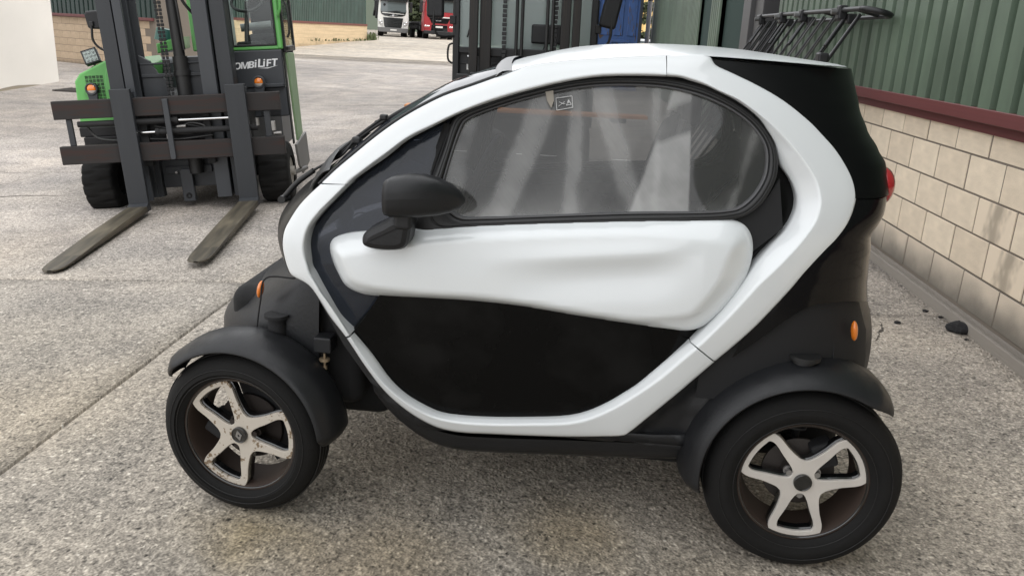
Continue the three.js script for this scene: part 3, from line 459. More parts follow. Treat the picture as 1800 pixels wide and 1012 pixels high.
  for (const s of [1, -1]) {
    mesh('side_marker', new THREE.SphereGeometry(1, 20, 14).scale(0.010, 0.030, 0.014).rotateZ(0.14).translate(1.795, 0.712, s * 0.462), M.amber, car);
    mesh('bumper_seam', tube([[1.725, 0.765, s * 0.432], [1.735, 0.70, s * 0.474], [1.745, 0.62, s * 0.484], [1.752, 0.52, s * 0.488]], 0.003, 20, 5), M.dark, car);
    const sp = mesh('shock_absorber', [new THREE.CylinderGeometry(0.034, 0.038, 0.10, 20).translate(1.652, 0.595, s * 0.525), new THREE.CylinderGeometry(0.044, 0.044, 0.012, 24).translate(1.652, 0.645, s * 0.525)], M.rubber, car);
    mesh('spring', tube(Array.from({ length: 40 }, (_, k) => [1.652 + 0.042 * Math.cos(k * 0.9), 0.42 + k * 0.005, s * 0.50 + 0.042 * Math.sin(k * 0.9)]), 0.006, 120, 5), M.matt, sp);
    mesh('shock_absorber', [new THREE.CylinderGeometry(0.026, 0.032, 0.11, 18).translate(0.085, 0.56, s * 0.47), new THREE.CylinderGeometry(0.038, 0.038, 0.010, 20).translate(0.085, 0.618, s * 0.47), new THREE.TorusGeometry(0.042, 0.005, 7, 24).rotateX(Math.PI / 2).translate(0.085, 0.53, s * 0.47)], M.dark, car);
    const tr = mesh('bracket', rbox(0.215, 0.27, 0.525, 0.575, s * 0.49 - 0.03, s * 0.49 + 0.03, 0.006), M.matt, car);
    mesh('bolt', [bar([0.245, 0.525, s * 0.505], [0.245, 0.455, s * 0.505], 0.004, 8), bar([0.245, 0.505, s * 0.505], [0.245, 0.497, s * 0.505], 0.016, 10), bar([0.245, 0.48, s * 0.505], [0.245, 0.470, s * 0.505], 0.008, 8)], std({ color: rgb(0.35, 0.27, 0.18), roughness: 0.5, metalness: 0.6 }), tr);
  }

  // matt front apron with its side markers
  const frontX = curve([[0.44, -0.235], [0.52, -0.23], [0.57, -0.20], [0.63, -0.125], [0.70, -0.012], [0.75, 0.075], [0.78, 0.14]]);
  mesh('front_apron', grid(18, 61, (i, j) => {
    const a = (j / 60) * Math.PI, c = Math.cos(a), k = Math.pow(Math.sin(a), 2 / 2.4), v = i / 17, xa = 0.22, y = lerp(0.46, 0.778, v), xf = frontX(y), x = xa + (xf - xa) * k;
    return [x, y, Math.sign(c) * lerp(0.485, 0.455, v * v) * Math.pow(Math.abs(c), 2 / 2.4), x, y];
  }), M.matt, car);
  mesh('apron_top', grid(5, 41, (i, j) => { const a = (j / 40) * Math.PI, c = Math.cos(a), k = Math.pow(Math.sin(a), 2 / 2.4), xa = 0.20, x = xa + (0.12 - xa) * k, q = 1 - 0.6 * i / 4; return [lerp(xa, x, q), 0.778 + 0.02 * i / 4 + 0.004 * Math.sin(Math.PI * i / 8), Math.sign(c) * 0.455 * Math.pow(Math.abs(c), 2 / 2.4) * q]; }), M.matt, car);
  for (const s of [1, -1]) { mesh('side_marker', new THREE.SphereGeometry(1, 20, 14).scale(0.010, 0.028, 0.016).rotateZ(-0.2).translate(0.030, 0.693, s * 0.455), M.amber, car); mesh('apron_seam', tube([[0.15, 0.745, s * 0.480], [0.055, 0.735, s * 0.474], [0.036, 0.66, s * 0.474], [0.02, 0.56, s * 0.477]], 0.0028, 24, 5), M.dark, car); }

  // sills
  const sillPts = pairs([
    0.319, 0.608, 0.392, 0.509, 0.447, 0.436, 0.495, 0.394, 0.548, 0.356, 0.609, 0.33, 0.673, 0.32, 0.766, 0.324,
    0.886, 0.331, 1.005, 0.34, 1.088, 0.349, 1.171, 0.362, 1.254, 0.364, 1.355, 0.373, 1.358, 0.326, 1.175, 0.313,
    1.007, 0.302, 0.767, 0.285, 0.654, 0.283, 0.578, 0.3, 0.503, 0.345, 0.447, 0.397, 0.406, 0.447, 0.319, 0.572,
    0.231, 0.737, 0.241, 0.738,
  ]);
  both('sill', (s) => shell(sillPts, (x, y, d) => S(x, y) - 0.018 - 0.012 * (1 - sst(0, 0.015, d)) - 0.05 * sst(0.345, 0.29, y) * sst(0.5, 0.7, x), { cell: 0.022, thick: 0.10, side: s }), M.matt);
  both('sill_lower', (s) => grid(30, 5, (i, j) => { const p = spline(pairs([0.40, 0.46, 0.447, 0.397, 0.503, 0.345, 0.578, 0.30, 0.654, 0.283, 0.767, 0.285, 1.007, 0.302, 1.175, 0.313, 1.40, 0.33]), 30)[i], k = j / 4; return [p[0], p[1] + 0.004 - 0.105 * k, s * (S(p[0], p[1]) - 0.05 - 0.04 * k * k - 0.10 * Math.pow(k, 4))]; }), M.matt);
  both('sill_end', (s) => shell(pairs([1.168, 0.362, 1.40, 0.62, 1.523, 0.626, 1.425, 0.527, 1.385, 0.441, 1.367, 0.362, 1.37, 0.315, 1.205, 0.326]), (x, y, d) => S(x, y) - 0.035 - 0.014 * sst(0.02, 0.03, d), { cell: 0.02, thick: 0.06, side: s }), M.matt);

  // doors
  const quarter = pairs([0.612, 1.249, 0.551, 1.216, 0.484, 1.177, 0.425, 1.125, 0.378, 1.091, 0.336, 1.057, 0.287, 1.004, 0.246, 0.959, 0.213, 0.913, 0.202, 0.872, 0.202, 0.836, 0.213, 0.797, 0.239, 0.744, 0.268, 0.699, 0.297, 0.654, 0.338, 0.603, 0.412, 0.697, 0.445, 0.764, 0.517, 0.926, 0.569, 1.089]);
  const skinPts = pairs([
    0.377, 0.653, 0.338, 0.599, 0.397, 0.536, 0.453, 0.459, 0.498, 0.414, 0.547, 0.384, 0.606, 0.359, 0.664, 0.353,
    0.76, 0.357, 0.881, 0.37, 1, 0.389, 1.058, 0.412, 1.116, 0.449, 1.191, 0.514, 1.243, 0.572, 1.29, 0.622,
    1.328, 0.66, 1.366, 0.706, 1.402, 0.754, 1.438, 0.81, 1.492, 0.903, 1.542, 0.974, 1.567, 1.008, 1.582, 1.047,
    1.582, 1.085, 1.563, 1.128, 1.523, 1.175, 1.505, 1.05, 1.43, 1.025, 1.328, 1.01, 1.127, 0.991, 0.836, 0.962,
    0.572, 0.931, 0.477, 0.816,
  ]);
  const panePts = spline(pairs([0.634, 1.226, 0.647, 1.243, 0.753, 1.289, 0.868, 1.325, 0.982, 1.351, 1.098, 1.361, 1.202, 1.36, 1.3, 1.343, 1.388, 1.309, 1.448, 1.268, 1.486, 1.218, 1.494, 1.175, 1.489, 1.131, 1.462, 1.081, 1.425, 1.048, 1.385, 1.037, 1.125, 1.015, 0.895, 0.992, 0.72, 0.974, 0.655, 0.97, 0.628, 0.982, 0.603, 1.01, 0.59, 1.043, 0.595, 1.075]), 90, true), paneP = spline(panePts, 180, true);
  const rubPts = spline(pairs([0.614, 1.247, 0.694, 1.291, 0.842, 1.344, 0.98, 1.372, 1.097, 1.382, 1.212, 1.382, 1.316, 1.363, 1.41, 1.318, 1.477, 1.267, 1.515, 1.203, 1.522, 1.154, 1.511, 1.11, 1.476, 1.053, 1.427, 1.023, 1.326, 1.009, 1.127, 0.99, 0.838, 0.962, 0.661, 0.944, 0.53, 0.926, 0.515, 0.945, 0.568, 1.087, 0.592, 1.162]), 90, true), rubP = (() => { const R = evenly(spline(rubPts, 400, true), 0.002), out = []; for (const p of paneP) { const dx = p[0] - 1.06, dy = p[1] - 1.15; let best = 1e9, q = R[0]; for (const r of R) { const d = Math.abs(Math.atan2((r[1] - 1.15) * dx - (r[0] - 1.06) * dy, (r[0] - 1.06) * dx + (r[1] - 1.15) * dy)); if (d < best) { best = d; q = r; } } out.push(q); } return out; })();
  const panelPts = spline(pairs([
    0.277, 0.867, 0.286, 0.889, 0.323, 0.906, 0.398, 0.919, 0.53, 0.936, 0.692, 0.959, 0.968, 0.988, 1.172, 1.006,
    1.319, 1.017, 1.4, 1.019, 1.441, 1.006, 1.462, 0.981, 1.471, 0.944, 1.467, 0.89, 1.446, 0.827, 1.399, 0.76,
    1.356, 0.717, 1.323, 0.703, 1.282, 0.7, 1.128, 0.71, 0.987, 0.721, 0.846, 0.734, 0.703, 0.739, 0.559, 0.736,
    0.414, 0.732, 0.369, 0.736, 0.326, 0.755, 0.303, 0.79, 0.284, 0.832,
  ]), 120, true);
  const dent = (x, y) => {                                  // the long swell along the door and the scoop under it
    const t = sst(0.70, 1.05, x) * (1 - sst(1.16, 1.33, x)), yr = 0.868 + 0.062 * clamp((x - 0.75) / 0.5, 0, 1.1);
    const up = y - yr; return 0.010 * t * Math.exp(-((up - 0.004) ** 2) / (up > 0.004 ? 0.0007 : 0.0009)) - 0.009 * t * Math.exp(-((up + 0.06) ** 2) / 0.0030);
  };
  const haze = tex(2048, 1024, (u, v) => {                   // wiped dust and scratches on the plastic pane
    const x = u * 1.1, y = v, n = fbm(x, y, 4, 5), sw = fbm(x * 1.0 - 0.22 * y + 0.05 * n, y * 0.10 + 0.06 * n, 8, 3), fineS = vnoise((x + 0.4 * y) * 260, y * 18, 260);
    const band = sst(0.42, 0.66, sw + 0.22 * (n - 0.5)), low = sst(0.28, 0.02, v), edge = 0;
    const q = (c, sl, w) => { const d = (u - c - sl * (v - 0.5) + 0.03 * (n - 0.5)) / w; return Math.exp(-d * d) * (0.35 + 0.9 * fbm(u * 1.3, v * 0.35, 11, 3)); };
    const cl0 = q(0.25, 0.16, 0.045) + 0.6 * q(0.06, 0.05, 0.05) + 0.7 * q(0.40, -0.02, 0.03) + 0.9 * q(0.53, -0.16, 0.035) + 0.5 * q(0.64, -0.02, 0.02) + 0.6 * q(0.90, 0.12, 0.02);
    const cols = 0.35 * cl0 + 0.55 * sst(0.18, 0.52, cl0 + 0.22 * (n - 0.5)) * (0.45 + 0.55 * fbm(u, v * 0.4, 16, 3)), milk = 0.015 + 0.05 * fbm(u, v, 6, 4);
    const right = sst(0.615, 0.63, u - 0.13 * (v - 0.5) + 0.012 * (n - 0.5)) * sst(0.752, 0.742, u + 0.02 * v) * (0.30 + 0.75 * fbm(u, v * 0.5, 9, 4)) * (1 - 0.75 * sst(0.60, 0.66, v + 0.9 * (0.70 - u)) * sst(0.86, 0.80, v + 0.9 * (0.70 - u)));
    let t = 1.0 - milk - 0.10 * band * n - 0.24 * low * n - 0.62 * right - 0.34 * cols - 0.03 * fineS;
    if (Math.abs(y - 0.45 - 0.012 * x) < 0.0016 && fbm(x, 0.3, 17, 2) > 0.50 && x < 0.62) t -= 0.3;
    return [clamp(t, 0.12, 0.92), 0.5, 0.5];
  }, false);
  haze.repeat.set(1 / 0.95, 1 / 0.42); haze.offset.set(-0.58 / 0.95, -0.965 / 0.42);
  const pane = phy({ color: rgb(0.50, 0.50, 0.49), roughness: 0.05, transmission: 1, transmissionMap: haze, thickness: 0, ior: 1.45 }), clearPane = phy({ color: rgb(0.42, 0.42, 0.42), roughness: 0.05, transmission: 0.92, thickness: 0, ior: 1.45 });
  for (const s of [1, -1]) {
    const door = mesh('door', shell(skinPts, (x, y, d) => S(x, y) - 0.024 - 0.055 * sst(1.25, 1.42, x), { cell: 0.026, thick: 0.02, side: s }), M.dusty, car);
    mesh('quarter_window', shell(quarter, (x, y, d) => S(x, y) - 0.046 - 0.006 * (1 - sst(0, 0.012, d)), { cell: 0.02, thick: 0.006, side: s }), M.tint, door);
    mesh('window_border', tube(evenly(quarter, 0.03).map(([x, y]) => [x, y, s * (S(x, y) - 0.046)]), 0.0075, 160, 7, true), M.panel, door);
    mesh('door_panel', shell(panelPts, (x, y, d) => {
      const wl = 1 - sst(0.28, 0.60, x), wr = sst(1.12, 1.42, x) * (1 - 0.55 * sst(0.90, 0.99, y)), bw = 0.030 + 0.020 * wl + 0.050 * wr, k = clamp(d / bw, 0, 1);
      return S(x, y) - 0.024 + 0.040 * (0.86 * Math.min(1, k) + 0.14 * sst(0, 1.0, k)) - 0.010 * Math.pow(1 - clamp(d / 0.012, 0, 1), 2) + dent(x, y) * sst(0.01, 0.05, d);
    }, { cell: 0.0105, thick: 0.03, side: s }), M.white, door);
    mesh('door_belt', shell(pairs([0.50, 0.90, 0.53, 0.925, 0.838, 0.962, 1.127, 0.99, 1.326, 1.009, 1.44, 1.03, 1.5, 1.08, 1.53, 1.13, 1.55, 1.0, 1.47, 0.93, 1.0, 0.93, 0.6, 0.88]), (x, y) => S(x, y) - 0.044, { cell: 0.03, thick: 0.01, side: s }), M.dark, door);
    const ring = (A, B, sec) => grid(A.length, sec.length, (i, j) => { const [k, dz] = sec[j], x = lerp(A[i][0], B[i][0], k), y = lerp(A[i][1], B[i][1], k); return [x, y, s * (S(x, y) + dz), x, y]; }, s < 0, true);
    const inner = paneP.map(([x, y]) => [lerp(1.06, x, 0.982), lerp(1.16, y, 0.960)]);
    mesh('window_frame', ring(rubP, paneP, [[-0.02, -0.085], [0, -0.045], [0.05, -0.032], [0.22, -0.024], [0.5, -0.022], [0.52, -0.026], [0.56, -0.026], [0.58, -0.022], [0.85, -0.024], [0.97, -0.030], [1, -0.045], [1.0, -0.06]]), M.rubber, door);
    mesh('window_seal', ring(paneP.map(([x, y]) => [lerp(1.06, x, 1.004), lerp(1.16, y, 1.008)]), inner, [[0, -0.05], [0.05, -0.034], [0.3, -0.029], [0.7, -0.030], [0.95, -0.036], [1, -0.045]]), M.sealGrey, door);
    mesh('window', shell(inner.map(([x, y]) => [lerp(1.06, x, 1.008), lerp(1.16, y, 1.008)]), (x, y) => S(x, y) - 0.040 + 0.004 * Math.sin(x * 9) * Math.sin(y * 21), { cell: 0.03, thick: 0, side: s }), s > 0 ? pane : clearPane, door);
    if (s > 0) {
      mesh('strap', shell(pairs([0.866, 1.327, 0.888, 1.332, 0.892, 1.304, 0.886, 1.285, 0.873, 1.304]), (x, y) => S(x, y) - 0.022, { cell: 0.01, thick: 0.003, side: 1 }), std({ color: rgb(0.30, 0.27, 0.23), roughness: 0.8 }), door);
      const dq = pairs([0.897, 1.311, 0.941, 1.3195, 0.946, 1.289, 0.902, 1.279]), ln = [];
      const on = (u, v) => { const x = lerp(lerp(dq[0][0], dq[1][0], u), lerp(dq[3][0], dq[2][0], u), v), y = lerp(lerp(dq[0][1], dq[1][1], u), lerp(dq[3][1], dq[2][1], u), v); return [x, y, S(x, y) - 0.031]; };
      const seg = (a, b, r = 0.0009) => bar(on(...a), on(...b), r, 5);
      ln.push(seg([0, 0], [1, 0]), seg([1, 0], [1, 1]), seg([1, 1], [0, 1]), seg([0, 1], [0, 0]), seg([0.62, 0.72], [0.92, 0.72]), seg([0.92, 0.72], [0.77, 0.30]), seg([0.77, 0.30], [0.62, 0.72]), seg([0.77, 0.42], [0.77, 0.60], 0.0012), seg([0.12, 0.70], [0.52, 0.40], 0.0006), seg([0.18, 0.34], [0.48, 0.62], 0.0006), seg([0.30, 0.50], [0.56, 0.56], 0.0006));
      mesh('warning_sticker', ln, std({ color: rgb(0.7, 0.7, 0.7), roughness: 0.6 }), door);
    }
    // folded-back mirror: bullet housing on a stalk and a wedge foot
    const A = V(0.468, 1.040, 0.655), prof = [[0, 0.0], [0.004, 0.80], [0.02, 0.93], [0.06, 1.0], [0.10, 0.98], [0.14, 0.86], [0.175, 0.64], [0.198, 0.38], [0.208, 0.16], [0.211, 0.0]];
    const mir = mesh('mirror', grid(prof.length, 33, (i, j) => { const a = j / 32 * Math.PI * 2, [x, r] = prof[i], cx = Math.sign(Math.cos(a)) * Math.pow(Math.abs(Math.cos(a)), 0.75), sy = Math.sign(Math.sin(a)) * Math.pow(Math.abs(Math.sin(a)), 0.75), up = 0.006 + 0.010 * Math.sin(Math.PI * x / 0.21); return [A.x + x, A.y + up - 0.05 * Math.pow(x / 0.21, 2) * 0 + r * 0.058 * sy - 0.03 * x, s * (A.z + r * 0.055 * cx - 0.25 * x)]; }, s < 0), M.matt, car);
    mesh('mirror_stalk', [rbox(0.490, 0.540, 0.955, 1.005, s * 0.615 - 0.03, s * 0.615 + 0.03, 0.012)], M.matt, mir);
    mesh('mirror_foot', prism(spline(pairs([0.400, 0.905, 0.404, 0.935, 0.455, 0.968, 0.485, 0.985, 0.532, 0.980, 0.532, 0.945, 0.518, 0.903, 0.425, 0.894]), 48, true), s > 0 ? 0.535 : -0.640, s > 0 ? 0.640 : -0.535, 0.018), M.matt, mir);
  }

  // cabin
  mesh('dashboard', [grid(14, 17, (i, j) => { const u = j / 8 - 1, k = i / 13; return [0.24 + 0.26 * k, 0.955 + 0.045 * Math.sin(Math.PI * Math.min(1, k * 1.1)) - (k > 0.85 ? (k - 0.85) * 1.5 : 0), u * 0.44]; }), rbox(0.40, 0.49, 0.62, 0.95, -0.42, 0.42, 0.03), rbox(0.36, 0.44, 0.985, 1.03, -0.11, 0.11, 0.03)], std({ color: rgb(0.07, 0.072, 0.078), roughness: 0.5 }), car);
  const wheel = mesh('steering_wheel', [new THREE.TorusGeometry(0.165, 0.014, 10, 40), new THREE.CylinderGeometry(0.06, 0.06, 0.03, 20).rotateX(Math.PI / 2), box(-0.16, 0.16, -0.015, 0.015, -0.01, 0.01), bar([0, 0, 0], [0, -0.02, -0.3], 0.03)].map((g) => g.rotateY(Math.PI / 2).rotateZ(-0.45).translate(0.62, 0.99, 0)), M.matt, car);
  function chair(x, y, w) {
    const t = mesh('seat', rbox(x - 0.22, x + 0.22, y - 0.1, y + 0.02, -w, w, 0.05, 4), M.seat, car);
    mesh('backrest', grid(22, 17, (i, j) => { const a = i / 21 * Math.PI * 2, v = j / 16, wv = w * (1 - 0.25 * v * v), c = Math.sign(Math.cos(a)) * Math.pow(Math.abs(Math.cos(a)), 0.4), q = Math.sign(Math.sin(a)) * Math.pow(Math.abs(Math.sin(a)), 0.4), cap = v > 0.93 ? 1 - (v - 0.93) / 0.07 * 0.8 : 1; return [x + 0.20 + 0.17 * v + 0.045 * q * cap, y + 0.02 + 0.62 * v, wv * c * cap]; }), M.seat, t);
  }
  chair(0.92, 0.62, 0.23); chair(1.36, 0.72, 0.19);
  mesh('headrest', rbox(1.28, 1.34, 1.22, 1.33, -0.12, 0.12, 0.03, 3), M.seat, car);
  mesh('seat_belt', [bar([1.28, 1.25, 0.16], [1.14, 0.66, 0.22], 0.012, 6), bar([1.28, 1.25, -0.16], [1.14, 0.66, -0.22], 0.012, 6)], M.trim, car);
  both('inner_pillar', (s) => tube([[0.60, 1.22, s * 0.42], [0.55, 1.05, s * 0.46], [0.52, 0.9, s * 0.48]], 0.022, 16, 8), core);
  mesh('rear_bulkhead', grid(8, 9, (i, j) => { const y = lerp(0.7, 1.38, i / 7), u = j / 4 - 1; return [1.60 - 0.12 * (y - 0.7), y, u * (S(1.5, y) - 0.12)]; }), core, car);

  // wheels and mudguards
  const lite = std({ color: rgb(0.70, 0.66, 0.61), roughness: 0.45, metalness: 0.2, map: grime });
  const wornTex = tex(512, 512, (u, v) => { const n = 0.5 * fbm(u, v, 14, 3) + 0.5 * fbm(u, v, 60, 3), r = Math.hypot(u - 0.5, v - 0.5) * 2, k = sst(0.655, 0.71, n + 0.12 * sst(0.72, 0.98, r) + 0.02); return [lerp(0.93, 0.60, k), lerp(0.92, 0.53, k), lerp(0.90, 0.45, k)]; });
  const worn = std({ color: rgb(0.64, 0.60, 0.545), roughness: 0.5, metalness: 0.15, map: wornTex });
  function roundWheel(x, y, s, R, W, spin, steer, front) {
    const g = new THREE.Group(); g.name = 'wheel'; g.position.set(x, y, s * 0.575); g.rotation.y = steer; car.add(g);
    const rim = 0.184, q = (z) => s * z, half = W / 2, zc = -half + 0.028;           // the spoke face is the group's z = 0
    const prof = [[rim + 0.002, zc + half - 0.012], [rim + 0.012, zc + half - 0.002], [rim + 0.03, zc + half + 0.006], [R - 0.055, zc + half + 0.010], [R - 0.030, zc + half + 0.004], [R - 0.014, zc + half - 0.008], [R - 0.005, zc + half - 0.022], [R - 0.001, zc + half - 0.04], [R, zc], [R - 0.001, zc - half + 0.04], [R - 0.006, zc - half + 0.02], [R - 0.03, zc - half], [rim + 0.02, zc - half], [rim, zc - half + 0.02]];
    mesh('tyre', lathe(prof.map(([r, z]) => [r, q(z)]), 96), M.tyre, g);
    const ribs = []; for (const z of [-0.030, -0.010, 0.012, 0.032]) ribs.push(new THREE.TorusGeometry(R - 0.0005, 0.0022, 5, 96).translate(0, 0, q(zc + z)));
    mesh('tread', ribs, M.rubber, g);
    mesh('sidewall_ring', [R - 0.040, rim + 0.016].map((r) => new THREE.TorusGeometry(r, 0.0011, 5, 96).translate(0, 0, q(zc + half + 0.0085))), M.rubber, g);
    mesh('rim', lathe([[rim + 0.004, 0.012], [rim - 0.002, 0.014], [rim - 0.010, 0.006], [rim - 0.014, -0.02], [rim - 0.022, -0.075], [rim - 0.026, -0.10]].map(([r, z]) => [r, q(z)]), 72), M.rimRust, g);
    mesh('rim_edge', new THREE.TorusGeometry(rim - 0.002, 0.004, 8, 80).translate(0, 0, q(0.010)), M.gloss, g);
    // three loops of plate, each between two arms, cut out in the middle
    const arms = [0, 1, 2].map((k) => spin + k * Math.PI * 2 / 3), Rs = 0.167, lo = 0.455;
    const P = (r, a) => [r * Math.cos(a), r * Math.sin(a)], out = [], hole = (a, off) => { const h = []; const ri = 0.036, ro = Rs - 0.0145, w = lo - 0.082; h.push(P(ri, a - 0.2), P(ri, a + 0.2), P(0.052, a + 0.36), P(0.095, a + 0.375), P(ro - 0.014, a + w)); for (let i = 0; i <= 8; i++) h.push(P(ro, lerp(a + w - 0.06, a - w + 0.06, i / 8))); h.push(P(ro - 0.014, a - w), P(0.095, a - 0.375), P(0.052, a - 0.36)); return h; };
    for (const a of arms) { const nx = a + Math.PI * 2 / 3; out.push(P(0.105, a - 0.575), P(Rs - 0.018, a - lo - 0.035)); for (let i = 0; i <= 8; i++) out.push(P(Rs, lerp(a - lo + 0.045, a + lo - 0.045, i / 8))); out.push(P(Rs - 0.018, a + lo + 0.035), P(0.105, a + 0.575)); for (let i = 0; i <= 4; i++) { const t = i / 4; out.push(P(lerp(0.070, 0.062, Math.sin(Math.PI * t)), lerp(a + 0.80, nx - 0.80, t))); } }
    const sh = new THREE.Shape(spline(out, 150, true).map((p) => new THREE.Vector2(...p))); for (const a of arms) sh.holes.push(new THREE.Path(spline(hole(a), 60, true).map((p) => new THREE.Vector2(...p))));
    const face = new THREE.ExtrudeGeometry(sh, { depth: 0.007, bevelEnabled: true, bevelSize: 0.0015, bevelThickness: 0.0015, bevelSegments: 2, curveSegments: 1 });
    face.scale(1.07, 1.07, 1);
    { const uv = face.attributes.uv, p = face.attributes.position; for (let i = 0; i < p.count; i++) uv.setXY(i, p.getX(i) / 0.39 + 0.5, p.getY(i) / 0.39 + 0.5); }
    mesh('wheel_trim', face.translate(0, 0, s > 0 ? 0.0 : -0.007), front ? worn : lite, g);
    const back = new THREE.ExtrudeGeometry(sh, { depth: 0.022, bevelEnabled: true, bevelSize: 0.004, bevelThickness: 0.002, bevelSegments: 1, curveSegments: 1 });
    mesh('spokes', back.scale(1.065, 1.065, 1).translate(0, 0, s > 0 ? -0.028 : 0.006), M.gloss, g);
    mesh('hub_cap', [new THREE.CylinderGeometry(0.026, 0.027, 0.012, 32).rotateX(Math.PI / 2).translate(0, 0, q(0.009)), new THREE.TorusGeometry(0.0235, 0.0022, 8, 36).translate(0, 0, q(0.015))], M.gloss, g);
    if (front) { // a lozenge badge with an open middle
      const d = new THREE.Shape(); d.moveTo(0, 0.0165); d.lineTo(0.0105, 0); d.lineTo(0, -0.0165); d.lineTo(-0.0105, 0); const h = new THREE.Path(); h.moveTo(0, 0.007); h.lineTo(-0.0042, 0); h.lineTo(0, -0.007); h.lineTo(0.0042, 0); d.holes.push(h);
      mesh('badge', new THREE.ExtrudeGeometry(d, { depth: 0.002, bevelEnabled: true, bevelSize: 0.0005, bevelThickness: 0.0005, bevelSegments: 1 }).rotateZ(0.25).translate(0, 0, q(0.0155)), M.steel, g);
    }
    const nut = front ? M.rust : M.steel;
    for (const a of arms) mesh('wheel_bolt', [new THREE.CylinderGeometry(0.0095, 0.0095, 0.018, 6).rotateX(Math.PI / 2), new THREE.CylinderGeometry(0.014, 0.014, 0.006, 16).rotateX(Math.PI / 2).translate(0, 0, q(-0.010))].map((e) => e.translate(0.046 * Math.cos(a), 0.046 * Math.sin(a), q(-0.005))), nut, g);
    mesh('brake_disc', [lathe([[0.03, -0.055], [0.105, -0.055], [0.105, -0.067], [0.03, -0.067]].map(([r, z]) => [r, q(z)]), 48), new THREE.CylinderGeometry(0.05, 0.055, 0.05, 28).rotateX(Math.PI / 2).translate(0, 0, q(-0.045))], front ? M.rust : std({ color: rgb(0.05, 0.042, 0.037), roughness: 0.6, metalness: 0.3 }), g);
    if (front) mesh('backplate', lathe([[0.045, -0.075], [0.14, -0.075], [0.14, -0.08], [0.045, -0.08]].map(([r, z]) => [r, q(z)]), 40, -1.0, 1.9), M.dark, g);
    mesh('brake_caliper', rbox(0.05, 0.115, 0.005, 0.085, -0.045 * s - 0.03, -0.045 * s + 0.03, 0.01).rotateZ(front ? 2.6 : 0.4), M.dark, g);
    // mudguard: an arched strip rolling over from the crown to the outer lip
    const a0 = front ? -0.02 : 0.78, a1 = front ? 2.58 : 3.40, off = front ? 0 : 0;
    const sec = front ? [[0.012, -0.118], [0.036, -0.112], [0.045, -0.095], [0.049, -0.07], [0.047, -0.03], [0.040, 0.012], [0.022, 0.040], [0.008, 0.048], [0.003, 0.044], [0.006, 0.03]] : [[0.020, -0.20], [0.048, -0.185], [0.058, -0.14], [0.060, -0.09], [0.057, -0.04], [0.046, 0.008], [0.028, 0.042], [0.012, 0.054], [0.006, 0.050], [0.009, 0.034]];
    const guard = mesh('mudguard', grid(70, sec.length, (i, j) => {
      const t = i / 69, a = lerp(a0, a1, t), end = front ? Math.min(1, t / 0.06, (1 - t) / 0.10) : Math.min(1, t / 0.10, (1 - t) / 0.06), e = Math.sqrt(Math.max(0.02, Math.min(1, end))), [dr, z] = sec[j];
      const RR = R + 0.004 + dr * e + (front ? 0.004 : 0.004) + 0.012 * Math.sin(Math.PI * t) * (front ? 0.4 : 0.8) + (front ? 0.010 * sst(0.85, 1, t) : 0.020 * sst(0.15, 0, t)), zz = lerp(-0.06, z, 0.35 + 0.65 * e); return [RR * Math.cos(a), RR * Math.sin(a), q(zz), t * 3, j / 9];
    }, s < 0), M.matt, car);
    guard.position.copy(g.position); guard.rotation.copy(g.rotation);
    mesh('stay', [bar([0, R + 0.02, q(-0.14)], [0, 0.05, q(-0.14)], 0.012, 8), bar([0.0, 0, q(-0.06)], [0, 0, q(-0.26)], 0.035, 14)], M.dark, guard);
  }
  for (const s of [1, -1]) { roundWheel(0, 0.262, s, 0.262, 0.125, 2.22, -0.116, true); roundWheel(1.686, 0.281, s, 0.281, 0.145, Math.PI / 2 * 3, 0, false); }
}

